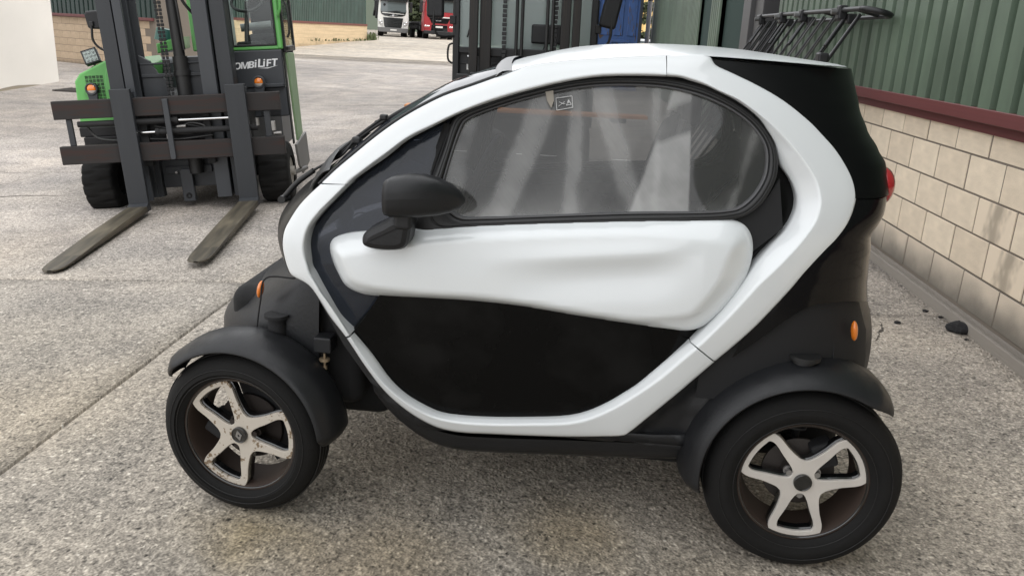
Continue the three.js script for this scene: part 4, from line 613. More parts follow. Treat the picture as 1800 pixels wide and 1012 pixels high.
// ---------------------------------------------------------------- the green forklift on the left
{
  const fk = thing('forklift', 'green and dark grey forklift with both forks lowered, left of the white car', 'forklift', [-2.69, -0.082, -6.74], [0, 0.12, 0.085]);
  fk.rotation.order = 'YXZ';
  const grey = std({ color: rgb(0.025, 0.028, 0.033), roughness: 0.5, map: grime, bumpMap: fine, bumpScale: 0.0004 }), slate = std({ color: rgb(0.040, 0.044, 0.051), roughness: 0.42, map: grime }), brown = std({ color: rgb(0.025, 0.0215, 0.021), roughness: 0.75, map: tex(512, 256, (u, v) => { const n = fbm(u, v, 7, 4), k = sst(0.52, 0.68, n); return [lerp(0.82, 1.0, k), lerp(0.80, 0.74, k), lerp(0.80, 0.66, k)]; }) });
  const green = phy({ color: rgb(0.125, 0.42, 0.105), roughness: 0.35, clearcoat: 0.3, map: grime }), sage = std({ color: rgb(0.24, 0.36, 0.20), roughness: 0.5, map: grime }), sideGrey = std({ color: rgb(0.17, 0.165, 0.16), roughness: 0.55, map: grime });
  const forkTex = tex(128, 512, (u, v) => { const n = fbm(u, v * 0.6, 9, 4), m = vnoise(u * 60, v * 9, 60), k = 0.42 + 0.6 * n * sst(0.0, 0.5, v + 0.4 * n) + 0.1 * m; return [k, k * 0.95, k * 0.84]; });
  const forkTop = std({ color: rgb(0.145, 0.138, 0.126), roughness: 0.55, map: forkTex });
  // mast: an outer and an inner channel each side, cross plates, cylinders, chains
  const chan = (x0, x1, z0, z1, s) => { const w = 0.03; return [rbox(x0, x1, 0.10, 2.7, z1 - w, z1, 0.006), rbox(s > 0 ? x0 : x1 - w, s > 0 ? x0 + w : x1, 0.10, 2.7, z0, z1 - w, 0.005), rbox(x0, x1, 0.10, 2.7, z0, z0 + w, 0.006)]; };
  mesh('outer_mast_channel', chan(-0.525, -0.41, -0.32, -0.15, 1), grey, fk); mesh('outer_mast_channel', chan(0.335, 0.45, -0.32, -0.15, -1), grey, fk);
  mesh('inner_mast_channel', chan(-0.395, -0.325, -0.30, -0.125, 1), slate, fk); mesh('inner_mast_channel', chan(0.20, 0.32, -0.30, -0.125, -1), slate, fk);
  mesh('mast_web', [box(-0.41, -0.28, 0.10, 2.7, -0.36, -0.34), box(0.16, 0.335, 0.10, 2.7, -0.36, -0.34)], grey, fk);
  mesh('cross_member', [prism([[-0.30, 0.90], [-0.09, 0.90], [-0.11, 1.0], [-0.10, 1.06], [-0.17, 1.12], [-0.22, 1.22], [-0.30, 1.27]], -0.30, -0.26, 0.004), prism([[0.2, 0.90], [0.06, 0.90], [0.06, 1.24], [0.2, 1.24]], -0.30, -0.27, 0.004), rbox(-0.30, 0.2, 1.09, 1.12, -0.27, -0.25), rbox(-0.30, 0.2, 1.19, 1.205, -0.27, -0.255), rbox(-0.5, 0.42, 2.4, 2.6, -0.34, -0.28)], grey, fk);
  const cyl = mesh('lift_cylinder', [bar([0.03, 0.3, -0.24], [0.03, 1.25, -0.24], 0.058, 20), bar([0.03, 1.25, -0.24], [0.03, 2.7, -0.24], 0.045, 20), bar([0.03, 1.10, -0.24], [0.03, 1.14, -0.24], 0.066, 20)], M.rubber, fk);
  for (const x of [-0.075, -0.045]) { const links = []; for (let k = 0; k < 66; k++) links.push(rbox(x - 0.010 - 0.003 * (k % 2), x + 0.010 + 0.003 * (k % 2), 0.84 + k * 0.028, 0.864 + k * 0.028, -0.17, -0.155, 0.004, 1)); mesh('chain', links, M.dark, fk); }
  mesh('hose', tube([[0.10, 2.0, -0.2], [0.12, 1.7, -0.18], [0.20, 1.55, -0.24], [0.26, 1.45, -0.3]], 0.012, 24), M.rubber, fk); mesh('hose', tube([[0.06, 1.9, -0.2], [0.085, 1.66, -0.17], [0.085, 1.3, -0.2]], 0.010, 24), M.rubber, fk);
  // carriage
  const upper = mesh('carriage_bar', rbox(-0.942, 0.822, 0.808, 0.952, -0.055, 0.0, 0.006), brown, fk); const lowerBar = mesh('carriage_bar', rbox(-0.942, 0.822, 0.450, 0.596, -0.055, 0.0, 0.006), brown, fk);
  mesh('carriage_strut', [rbox(-0.860, -0.815, 0.596, 0.808, -0.04, -0.015)], grey, fk); mesh('carriage_strut', [rbox(0.68, 0.73, 0.596, 0.808, -0.04, -0.015)], grey, fk);
  mesh('centre_strap', prism([[-0.090, 0.935], [-0.047, 0.935], [-0.047, 0.47], [-0.053, 0.455], [-0.084, 0.455], [-0.090, 0.47]], 0.0, 0.022, 0.004), slate, fk);
  mesh('carriage_plate', [rbox(-0.32, -0.26, 0.40, 0.95, -0.12, -0.06), rbox(0.18, 0.24, 0.40, 0.95, -0.12, -0.06), box(-0.3, 0.2, 0.60, 0.80, -0.13, -0.12)], M.dark, fk);
  // side-shift rams with bright rods
  const ram = (y, x0, x1, r0, r1, z) => { const m = mesh('hydraulic_ram', [bar([x0, y, z], [x1, y, z], 0.024, 16), bar([x1 - 0.03, y, z], [x1, y, z], 0.030, 16)], M.dark, fk); mesh('rod', bar([r0, y, z], [r1, y, z], 0.011, 12), M.chrome, m); };
  ram(0.763, -0.775, 0.0, 0.0, 0.41, -0.03); ram(0.676, 0.62, -0.158, -0.158, -0.36, -0.035);
  mesh('hose', tube([[-0.72, 0.74, -0.06], [-0.66, 0.65, -0.06], [-0.52, 0.62, -0.06], [-0.4, 0.62, -0.07]], 0.009, 24, 7), M.rubber, fk);
  mesh('hose', tube([[-0.02, 0.70, -0.05], [0.10, 0.735, -0.04], [0.20, 0.70, -0.04], [0.10, 0.655, -0.05], [-0.03, 0.65, -0.05]], 0.008, 40, 7), M.rubber, fk); mesh('hose', tube([[-0.2, 0.72, -0.06], [-0.08, 0.70, -0.05], [0.05, 0.72, -0.05], [0.2, 0.69, -0.06]], 0.007, 30, 7), M.rubber, fk);
  mesh('hose', tube([[-0.25, 0.62, -0.06], [0.0, 0.61, -0.05], [0.25, 0.63, -0.05]], 0.008, 20, 7), M.rubber, fk);
  for (const q of [bar([-0.02, 0.71, -0.04], [0.05, 0.712, -0.04], 0.012, 8), bar([-0.10, 0.62, -0.03], [-0.10, 0.66, -0.03], 0.010, 8), bar([0.62, 0.69, -0.03], [0.62, 0.75, -0.03], 0.016, 8), rbox(0.72, 0.76, 0.64, 0.72, -0.05, -0.02), bar([0.74, 0.62, -0.04], [0.80, 0.62, -0.04], 0.014, 8)]) mesh('fitting', q, M.steel, fk);
  // forks
  for (const x of [-0.392, 0.490]) {
    const f = mesh('fork', [rbox(x - 0.078, x + 0.078, 0.075, 1.027, 0.005, 0.052, 0.005), rbox(x - 0.078, x + 0.078, 0.95, 1.0, -0.05, 0.006, 0.005)], grey, fk);
    const prof = [[0.020, 0.078, 0.045], [0.06, 0.078, 0.045], [0.45, 0.078, 0.043], [0.95, 0.078, 0.036], [1.40, 0.078, 0.022], [1.66, 0.076, 0.014], [1.75, 0.066, 0.011], [1.79, 0.045, 0.009], [1.805, 0.015, 0.008]];
    const yb = (z) => 0.052 - 0.012 * z * z * 0.3;
    mesh('blade', grid(prof.length, 9, (i, j) => { const [z, w, t] = prof[i], y0 = yb(z) + (z < 1.2 ? 0 : (z - 1.2) * 0.01), ring = [[-w, y0], [-w, y0 + t - 0.004], [-w + 0.004, y0 + t], [0, y0 + t], [w - 0.004, y0 + t], [w, y0 + t - 0.004], [w, y0], [0, y0], [-w, y0]]; const q = ring[j]; return [x + q[0], q[1], z, j < 5 ? j / 5 : 0.1, z / 1.5]; }), forkTop, f);
    mesh('heel', prism([[0.0, 0.05], [0.09, 0.052], [0.09, 0.096], [0.055, 0.115], [0.0, 0.12]], x - 0.0785, x + 0.0785, 0.003).rotateY(-Math.PI / 2).translate(2 * x, 0, 0).translate(-x + x * 0, 0, 0).translate(-x, 0, 0).translate(x, 0, 0), grey, f);
    f.children[1].geometry.computeBoundingBox(); const bb = f.children[1].geometry.boundingBox; f.children[1].geometry.translate(x - (bb.min.x + bb.max.x) / 2, 0, 0.0 - bb.min.z + 0.006);
  }
  // chassis under and behind
  mesh('chassis', [rbox(-0.56, 0.50, 0.22, 0.92, -1.9, -0.40, 0.02), rbox(-0.93, -0.55, 0.62, 0.70, -1.9, -0.42, 0.01), rbox(-0.90, -0.58, 0.52, 0.62, -1.7, -0.40, 0.01), rbox(-0.56, -0.30, 0.12, 0.5, -0.40, -0.34), rbox(0.18, 0.48, 0.12, 0.5, -0.40, -0.34)], M.dark, fk);
  mesh('axle_plate', [rbox(-0.28, 0.18, 0.17, 0.40, -0.36, -0.33, 0.006), rbox(-0.36, -0.28, 0.10, 0.44, -0.33, -0.28, 0.006), rbox(0.17, 0.25, 0.11, 0.44, -0.33, -0.28, 0.006), rbox(-0.24, 0.14, 0.29, 0.35, -0.33, -0.30, 0.004)], grey, fk);
  const tow = mesh('towing_plate', rbox(-0.12, -0.02, 0.055, 0.33, -0.32, -0.26, 0.006), slate, fk); mesh('pin_hole', new THREE.TorusGeometry(0.017, 0.008, 8, 20).translate(-0.07, 0.105, -0.258), M.dark, tow); for (const x of [-0.15, 0.0]) mesh('bolt', bar([x, 0.305, -0.32], [x, 0.305, -0.27], 0.010, 8), M.steel, tow);
  // wheels: lugged tyres
  const lug = (W, R) => grid(97, 11, (i, j) => { const a = i / 96 * Math.PI * 2, z = [-0.5, -0.5, -0.47, -0.40, -0.18, 0, 0.18, 0.40, 0.47, 0.5, 0.5][j] * W, r0 = [R - 0.13, R - 0.05, R - 0.02, R - 0.004, R, R, R, R - 0.004, R - 0.02, R - 0.05, R - 0.13][j], gr = (i % 6 === 0 && (j < 5)) || ((i + 3) % 6 === 0 && j > 5) ? 0.016 : 0; return [z, (r0 - gr) * Math.cos(a), (r0 - gr) * Math.sin(a), i / 12, j / 10]; }, false);
  for (const [x, s] of [[-0.790, -1], [0.655, 1]]) { const w = mesh('wheel', lug(0.26, 0.262), M.tyre, fk); w.position.set(x, 0.240, -0.47); mesh('hub', [new THREE.CylinderGeometry(0.11, 0.12, 0.06, 24).rotateZ(Math.PI / 2).translate(s * 0.09, 0, 0), new THREE.CylinderGeometry(0.04, 0.04, 0.10, 16).rotateZ(Math.PI / 2).translate(s * 0.10, 0, 0)], std({ color: rgb(0.33, 0.31, 0.28), roughness: 0.7, map: grime }), w); }
  { const w = mesh('wheel', lug(0.24, 0.22), M.tyre, fk); w.position.set(0, 0.2, -2.0); mesh('hub', new THREE.CylinderGeometry(0.1, 0.1, 0.25, 20).rotateZ(Math.PI / 2), M.steel, w); }
  // green engine hood with its pierced vent
  const hood = mesh('hood', prism([[-0.945, 0.695], [-0.62, 0.69], [-0.62, 0.95], [-0.585, 1.17], [-0.60, 1.235], [-0.655, 1.232], [-0.875, 1.137], [-0.925, 1.075]], -1.9, -0.5, 0.014), green, fk);
  mesh('hood_side', [prism([[-0.70, 0.72], [-0.58, 0.72], [-0.55, 1.12], [-0.585, 1.23], [-0.62, 1.225], [-0.665, 1.12]], -0.52, -0.485, 0.006)], green, fk);
  mesh('hood_gap', prism([[-0.632, 0.93], [-0.60, 0.93], [-0.585, 1.08], [-0.60, 1.11], [-0.632, 1.10]], -0.49, -0.478), M.dark, fk);
  const slots = []; for (let r = 0; r < 7; r++) for (let c = 0; c < 5; c++) { const cx = -0.822 + c * 0.030, cy = 1.105 - r * 0.030; for (let k = 0; k < 3; k++) slots.push((r + c) % 2 ? box(cx - 0.0115, cx + 0.0115, cy - 0.0105 + k * 0.0085, cy - 0.0060 + k * 0.0085, -0.503, -0.4965) : box(cx - 0.0105 + k * 0.0085, cx - 0.0060 + k * 0.0085, cy - 0.0115, cy + 0.0115, -0.503, -0.4965)); }
  mesh('vent', slots, M.dark, hood); const top = []; for (let r = 0; r < 3; r++) for (let c = 0; c < 4; c++) top.push(box(-0.70 + c * 0.026, -0.685 + c * 0.026, 1.205 + c * 0.0115, 1.228 + c * 0.0115, -0.60 - r * 0.05, -0.57 - r * 0.05)); mesh('vent', top, M.dark, hood);
  function indicator(x, y, z, r, name) { const m = mesh('indicator', [new THREE.CylinderGeometry(r + 0.016, r + 0.016, 0.03, 28).rotateX(Math.PI / 2).translate(x, y, z), prism([[x - r - 0.012, y], [x + r + 0.012, y], [x + r - 0.005, y - 0.11], [x - r + 0.005, y - 0.11]], z - 0.015, z + 0.012, 0.003), new THREE.TorusGeometry(r + 0.008, 0.008, 8, 30).translate(x, y, z + 0.016)], slate, fk); mesh('lens', new THREE.SphereGeometry(r, 24, 14, 0, Math.PI * 2, 0, Math.PI * 0.60).scale(1, 1, 0.35).translate(x, y + 0.001, z + 0.014).scale(1, 1, 1), M.amber, m); mesh('clear_lens', new THREE.SphereGeometry(r, 24, 8, 0, Math.PI * 2, Math.PI * 0.60, Math.PI * 0.40).scale(1, 1, 0.35).translate(x, y, z + 0.014), std({ color: rgb(0.5, 0.46, 0.42), roughness: 0.2 }), m); }
  indicator(-0.787, 1.010, -0.48, 0.036); indicator(0.588, 1.008, -0.48, 0.036);
  // work lamp
  const lamp = new THREE.Group(); lamp.name = 'work_lamp'; lamp.position.set(-0.775, 1.272, -0.55); lamp.rotation.set(-0.35, 0.1, 0.32); fk.add(lamp);
  mesh('lamp_housing', [rbox(-0.062, 0.062, -0.062, 0.062, -0.05, 0.0, 0.012), rbox(-0.062, 0.062, 0.05, 0.062, 0, 0.012, 0.003), rbox(-0.062, 0.062, -0.062, -0.05, 0, 0.012, 0.003), rbox(-0.062, -0.05, -0.05, 0.05, 0, 0.012, 0.003), rbox(0.05, 0.062, -0.05, 0.05, 0, 0.012, 0.003), bar([0, -0.06, -0.02], [0.0, -0.11, -0.03], 0.010, 8), rbox(-0.03, 0.03, -0.10, -0.085, -0.04, 0.0, 0.003)], M.matt, lamp);
  const bulbs = []; for (let i = -1; i <= 1; i++) for (let j = -1; j <= 1; j++) bulbs.push(new THREE.SphereGeometry(0.013, 10, 8).translate(i * 0.031, j * 0.031, 0.004));
  mesh('reflector', [box(-0.05, 0.05, -0.05, 0.05, 0.0005, 0.003), ...bulbs], std({ color: rgb(0.36, 0.38, 0.36), roughness: 0.4, metalness: 0.3 }), lamp); mesh('lamp_glass', box(-0.05, 0.05, -0.05, 0.05, 0.018, 0.020), M.glass, lamp);
  // mirror on its bent arm, to the left of the mast
  const mir = mesh('mirror', prism([[-0.672, 1.60], [-0.655, 1.622], [-0.555, 1.628], [-0.54, 1.61], [-0.555, 1.495], [-0.575, 1.482], [-0.645, 1.487], [-0.66, 1.50]], -0.36, -0.28, 0.014), M.matt, fk); mesh('mirror_arm', [tube([[-0.622, 1.53, -0.27], [-0.626, 1.48, -0.27], [-0.634, 1.40, -0.28], [-0.605, 1.345, -0.29], [-0.535, 1.30, -0.30]], 0.010, 30, 8), rbox(-0.637, -0.605, 1.505, 1.545, -0.29, -0.26, 0.008), bar([-0.54, 1.62, -0.3], [-0.50, 1.66, -0.3], 0.012, 8)], M.rubber, mir);
  // tank and pipes glimpsed between the mast channels
  mesh('hydraulic_tank', [prism([[-0.29, 1.27], [-0.12, 1.30], [-0.11, 1.40], [-0.16, 1.385], [-0.29, 1.35]], -1.2, -0.75, 0.01)], green, fk); mesh('filter', new THREE.CylinderGeometry(0.085, 0.095, 0.10, 22).rotateZ(-0.25).translate(-0.22, 1.42, -0.85), std({ color: rgb(0.03, 0.12, 0.10), roughness: 0.4 }), fk);
  // cab on the right: frame, panes, front panel with the maker's word
  const cab = mesh('cab', [rbox(0.755, 0.800, 1.27, 2.35, -0.66, -0.60, 0.015), rbox(0.335, 0.385, 1.27, 2.35, -0.66, -0.60, 0.015), rbox(0.335, 0.80, 1.268, 1.300, -0.66, -0.605, 0.01), rbox(0.33, 0.80, 2.30, 2.40, -1.3, -0.60, 0.02), rbox(-0.05, 0.02, 1.27, 2.35, -1.05, -1.0, 0.01)], green, fk);
  mesh('handrail', tube([[0.792, 1.86, -0.585], [0.815, 1.80, -0.57], [0.818, 1.60, -0.57], [0.795, 1.545, -0.585]], 0.013, 24, 8), green, cab);
  mesh('window_seal', [rbox(0.378, 0.395, 1.30, 2.30, -0.625, -0.60), rbox(0.740, 0.757, 1.30, 2.30, -0.625, -0.60), rbox(0.395, 0.74, 1.298, 1.316, -0.625, -0.60)], M.rubber, cab);
  mesh('front_pane', box(0.39, 0.745, 1.31, 2.30, -0.618, -0.614), M.glass, cab);
  mesh('left_pane', box(0.0, 0.335, 1.27, 2.3, -1.02, -1.016), phy({ color: rgb(0.55, 0.60, 0.60), roughness: 0.15, transmission: 0.5, thickness: 0 }), cab);
  mesh('front_panel', [rbox(0.325, 0.790, 0.955, 1.266, -0.62, -0.585, 0.012), rbox(0.24, 0.79, 0.70, 0.955, -0.64, -0.605, 0.012)], slate, fk); mesh('panel_grille', Array.from({ length: 6 }, (_, k) => rbox(0.55, 0.72, 0.775 - k * 0.012, 0.780 - k * 0.012, -0.606, -0.600, 0.001)), M.dark, fk);
  mesh('panel_bracket', [rbox(0.60, 0.78, 0.955, 0.985, -0.60, -0.55, 0.006)], slate, fk);
  const word = [], WS = [['C', 0.318, 0.077], ['O', 0.368, 0.077], ['M', 0.423, 0.077], ['B', 0.490, 0.077], ['i', 0.540, 0.082], ['L', 0.566, 0.094], ['i', 0.612, 0.082], ['F', 0.640, 0.082], ['T', 0.690, 0.082]];
  for (const [ch, x, h] of WS) { const t = text(ch, h * 0.92, 0.003); t.applyMatrix4(new THREE.Matrix4().makeShear(0, 0, 0.16, 0, 0, 0)); t.scale(ch === 'M' ? 0.92 : 0.90, 0.80, 1).translate(x, 1.108 + (x - 0.26) * 0.055, -0.586); word.push(t); }
  word.push(prism([[0.575, 1.117], [0.66, 1.112], [0.75, 1.135], [0.66, 1.120]], -0.586, -0.583));
  mesh('lettering', word, std({ color: rgb(0.75, 0.76, 0.78), roughness: 0.5 }), fk);
  // cab inside and right flank
  mesh('cab_interior', [box(0.335, 0.79, 1.2, 1.28, -1.26, -0.62), rbox(0.45, 0.72, 1.28, 1.40, -1.2, -0.9, 0.04), rbox(0.45, 0.72, 1.35, 1.95, -1.25, -1.15, 0.04), rbox(0.40, 0.62, 1.28, 1.34, -0.9, -0.68, 0.02)], M.dark, fk); mesh('steering_wheel', [new THREE.TorusGeometry(0.13, 0.013, 8, 30).rotateX(-0.9).translate(0.50, 1.67, -0.85), bar([0.50, 1.67, -0.85], [0.48, 1.3, -0.72], 0.02)], M.rubber, fk); mesh('arm_rest', bar([0.40, 1.455, -0.95], [0.66, 1.475, -1.0], 0.035, 16), std({ color: rgb(0.30, 0.31, 0.31), roughness: 0.4 }), fk);
  const door = mesh('cab_door', [rbox(0.795, 0.815, 1.24, 2.35, -0.72, -0.66, 0.006), rbox(0.795, 0.815, 1.24, 2.35, -1.26, -1.20, 0.006), rbox(0.795, 0.815, 1.24, 1.29, -1.20, -0.72, 0.006), rbox(0.79, 0.80, 0.45, 1.24, -0.70, -0.62, 0.005)], M.matt, fk); mesh('door_pane', box(0.803, 0.807, 1.29, 2.33, -1.20, -0.72), M.glass, door); mesh('door_handle', tube([[0.82, 1.36, -0.8], [0.84, 1.40, -0.8], [0.835, 1.62, -0.85], [0.82, 1.66, -0.86]], 0.010, 20, 6), M.rubber, door); mesh('door_latch', rbox(0.80, 0.835, 1.255, 1.285, -0.80, -0.70), M.dark, door);
  mesh('flank_panel', prism([[0.70, 1.235], [1.12, 1.225], [1.12, 0.49], [0.80, 0.46]], 0, 0.02, 0.005).rotateY(Math.PI / 2).translate(0.797, 0, 0), sage, fk);
  mesh('flank_skirt', prism([[0.55, 0.455], [1.22, 0.49], [1.26, 0.20], [0.80, 0.16], [0.62, 0.26]], 0, 0.02, 0.005).rotateY(Math.PI / 2).translate(0.815, 0, 0), sideGrey, fk);
  mesh('step', bar([0.76, 0.20, -0.55], [0.86, 0.21, -0.8], 0.02, 10), sideGrey, fk);
  mesh('tail_block', rbox(-0.9, 0.50, 0.25, 1.2, -2.6, -1.9, 0.05), slate, fk);
}

// ---------------------------------------------------------------- the black forklift behind the car
{
  const fk = thing('forklift', 'black forklift with raised forks and a glazed cab, straight behind the white car roof', 'forklift', [0.02, yard(0, -8), -8], [0, 0, 0.01]);
  const bk = std({ color: rgb(0.016, 0.0165, 0.018), roughness: 0.45, map: grime }), bk2 = std({ color: rgb(0.030, 0.031, 0.033), roughness: 0.5, map: grime }), worn = std({ color: rgb(0.026, 0.025, 0.025), roughness: 0.45, map: tex(256, 512, (u, v) => { const n = fbm(u, v * 0.5, 14, 4), s = sst(0.66, 0.72, n); return [lerp(0.8, 1, s), lerp(0.78, 0.92, s), lerp(0.76, 0.84, s)]; }), metalness: 0.2 });
  const paleGlass = phy({ color: rgb(0.60, 0.68, 0.66), roughness: 0.12, transmission: 0.62, thickness: 0 });
  mesh('mast_channel', [rbox(-0.515, -0.435, 0.15, 2.9, -0.02, 0.06, 0.008), rbox(-0.42, -0.315, 0.15, 2.9, -0.10, 0.0, 0.008)], worn, fk);
  mesh('mast_channel', [rbox(0.430, 0.500, 0.15, 2.9, -0.02, 0.06, 0.008), rbox(0.325, 0.412, 0.15, 2.9, -0.10, 0.0, 0.008)], worn, fk);
  for (const x of [-0.195, 0.275]) { const links = []; for (let k = 0; k < 52; k++) links.push(rbox(x - 0.018 - 0.004 * (k % 2), x + 0.018 + 0.004 * (k % 2), 0.85 + k * 0.04, 0.884 + k * 0.04, -0.07, -0.045, 0.005, 1)); mesh('chain', links, bk, fk); }
  for (const x of [-0.085, -0.035, 0.195, 0.245]) mesh('hose', tube([[x, 0.7, -0.02], [x + 0.004, 1.5, -0.02], [x, 2.9, -0.02]], 0.016, 10, 8), M.rubber, fk);
  mesh('mast_tie', rbox(-0.45, 0.44, 1.255, 1.335, -0.14, -0.10, 0.01), bk, fk); mesh('mast_tie', rbox(-0.45, 0.44, 2.6, 2.75, -0.14, -0.10, 0.01), bk, fk);
  mesh('carriage', [rbox(-0.62, 0.62, 1.0, 1.1, 0.08, 0.13, 0.01), rbox(-0.62, 0.62, 0.72, 0.82, 0.08, 0.13, 0.01)], bk, fk);
  for (const x of [-0.42, 0.42]) mesh('fork', [rbox(x - 0.07, x + 0.07, 0.76, 1.12, 0.13, 0.18, 0.008), rbox(x - 0.07, x + 0.07, 0.76, 0.80, 0.18, 1.35, 0.008)], bk2, fk);
  // cab
  const cab = mesh('cab', [rbox(-0.70, -0.635, 0.6, 2.5, -0.46, -0.38, 0.012), rbox(0.63, 0.695, 0.6, 2.5, -0.46, -0.38, 0.012), rbox(-0.70, -0.64, 0.6, 2.5, -1.95, -1.87, 0.012), rbox(0.64, 0.70, 0.6, 2.5, -1.95, -1.87, 0.012), rbox(-0.72, 0.72, 2.45, 2.55, -2.0, -0.35, 0.02), rbox(-0.64, 0.64, 1.27, 1.33, -0.46, -0.39, 0.01)], bk, fk);
  mesh('front_cowl', [box(-0.64, 0.64, 0.55, 1.27, -0.5, -0.44), ...Array.from({ length: 4 }, (_, k) => rbox(-0.62, 0.62, 0.78 + k * 0.13, 0.80 + k * 0.13, -0.44, -0.425, 0.004))], bk2, fk);
  mesh('windscreen', box(-0.635, 0.635, 1.33, 2.45, -0.425, -0.420), paleGlass, cab); mesh('rear_pane', box(-0.64, 0.64, 1.33, 2.45, -1.92, -1.915), paleGlass, cab);
  for (const x of [-0.668, 0.668]) mesh('side_pane', box(x - 0.003, x + 0.003, 1.33, 2.45, -1.87, -0.46), paleGlass, cab);
  mesh('wiper', [bar([-0.50, 1.66, -0.41], [-0.56, 1.42, -0.41], 0.008, 6), bar([-0.50, 1.66, -0.41], [-0.485, 1.80, -0.41], 0.006, 6)], M.rubber, cab);
  mesh('console', rbox(0.06, 0.36, 1.385, 1.565, -0.42, -0.36, 0.02), bk, fk); mesh('steering_column', [bar([-0.22, 1.78, -0.55], [0.20, 1.47, -0.5], 0.035, 10), bar([-0.30, 1.82, -0.6], [-0.1, 1.70, -0.6], 0.03, 8)], bk2, fk); mesh('header_beam', [rbox(-0.02, 0.40, 1.665, 1.735, -0.75, -0.70, 0.01)], bk, fk);
  mesh('operator_seat', [rbox(-0.25, 0.25, 1.05, 1.2, -1.3, -0.8, 0.05), rbox(-0.24, 0.24, 1.2, 1.5, -1.42, -1.3, 0.05)], M.dark, fk); mesh('cable', tube([[0.20, 1.55, -0.33], [0.21, 1.42, -0.3], [0.17, 1.3, -0.32], [0.2, 1.2, -0.36]], 0.006, 20, 6), M.rubber, fk);
  mesh('grab_handle', tube([[-0.70, 1.36, -0.40], [-0.735, 1.34, -0.40], [-0.74, 1.20, -0.40], [-0.70, 1.17, -0.40]], 0.010, 24, 7), M.rubber, fk);
  mesh('lettering', [text('D', 0.068, 0.003).translate(-0.572, 1.115, -0.438), text('1', 0.068, 0.003).translate(-0.502, 1.113, -0.438)], std({ color: rgb(0.72, 0.72, 0.70), roughness: 0.6 }), fk); mesh('screw', [-0.55, -0.33, 0.0].map((x) => bar([x, 1.245, -0.44], [x, 1.245, -0.432], 0.008, 8)), M.chrome, fk);
  for (const [s, x, y, a] of [[-1, -0.86, 1.735, 0.0], [1, 0.80, 1.70, -0.2]]) { const m = mesh('mirror', new RoundedBoxGeometry(0.165, 0.30, 0.06, 4, 0.028).rotateZ(a).translate(x, y, -0.30), M.matt, fk); mesh('mirror_arm', [tube([[x + s * 0.01, y - 0.05, -0.28], [x + s * 0.012, y - 0.22, -0.28], [x - s * 0.02, y - 0.30, -0.30], [s * 0.69, y - 0.31, -0.38]], 0.012, 30, 7), bar([s * 0.68, y - 0.31, -0.40], [s * 0.68, y + 0.1, -0.40], 0.022, 8), rbox(s * 0.70 - 0.03, s * 0.70 + 0.03, y - 0.2, y - 0.12, -0.42, -0.36, 0.008)], M.rubber, m); }
  mesh('body', [rbox(-0.68, 0.68, 0.25, 0.95, -2.6, -0.42, 0.05), rbox(-0.62, 0.62, 0.5, 1.3, -2.75, -1.95, 0.08)], bk2, fk);
  for (const x of [-0.55, 0.55]) for (const z of [-0.35, -2.1]) { const w = mesh('wheel', new THREE.TorusGeometry(0.23, 0.11, 14, 36).scale(1, 1, 1.1).rotateY(Math.PI / 2).translate(x, 0.34, z), M.tyre, fk); mesh('hub', new THREE.CylinderGeometry(0.15, 0.15, 0.16, 22).rotateZ(Math.PI / 2).translate(x, 0.34, z), bk2, w); }
  const beam = thing('beam', 'orange painted beam lying across the raised forks of the black forklift', 'beam', [0.03, 0.885, -6.86]);
  mesh('plank', rbox(-0.965, 0.99, -0.022, 0.004, -0.09, 0.09, 0.004), std({ color: rgb(0.62, 0.24, 0.07), roughness: 0.6, map: grime }), beam); mesh('foot', [rbox(-0.86, -0.76, -0.06, -0.015, -0.08, 0.08, 0.005), rbox(0.7, 0.82, -0.06, -0.015, -0.08, 0.08, 0.005), rbox(-0.52, -0.38, -0.065, -0.015, -0.05, 0.05, 0.004), rbox(0.38, 0.52, -0.065, -0.015, -0.05, 0.05, 0.004)], M.dark, beam);
}

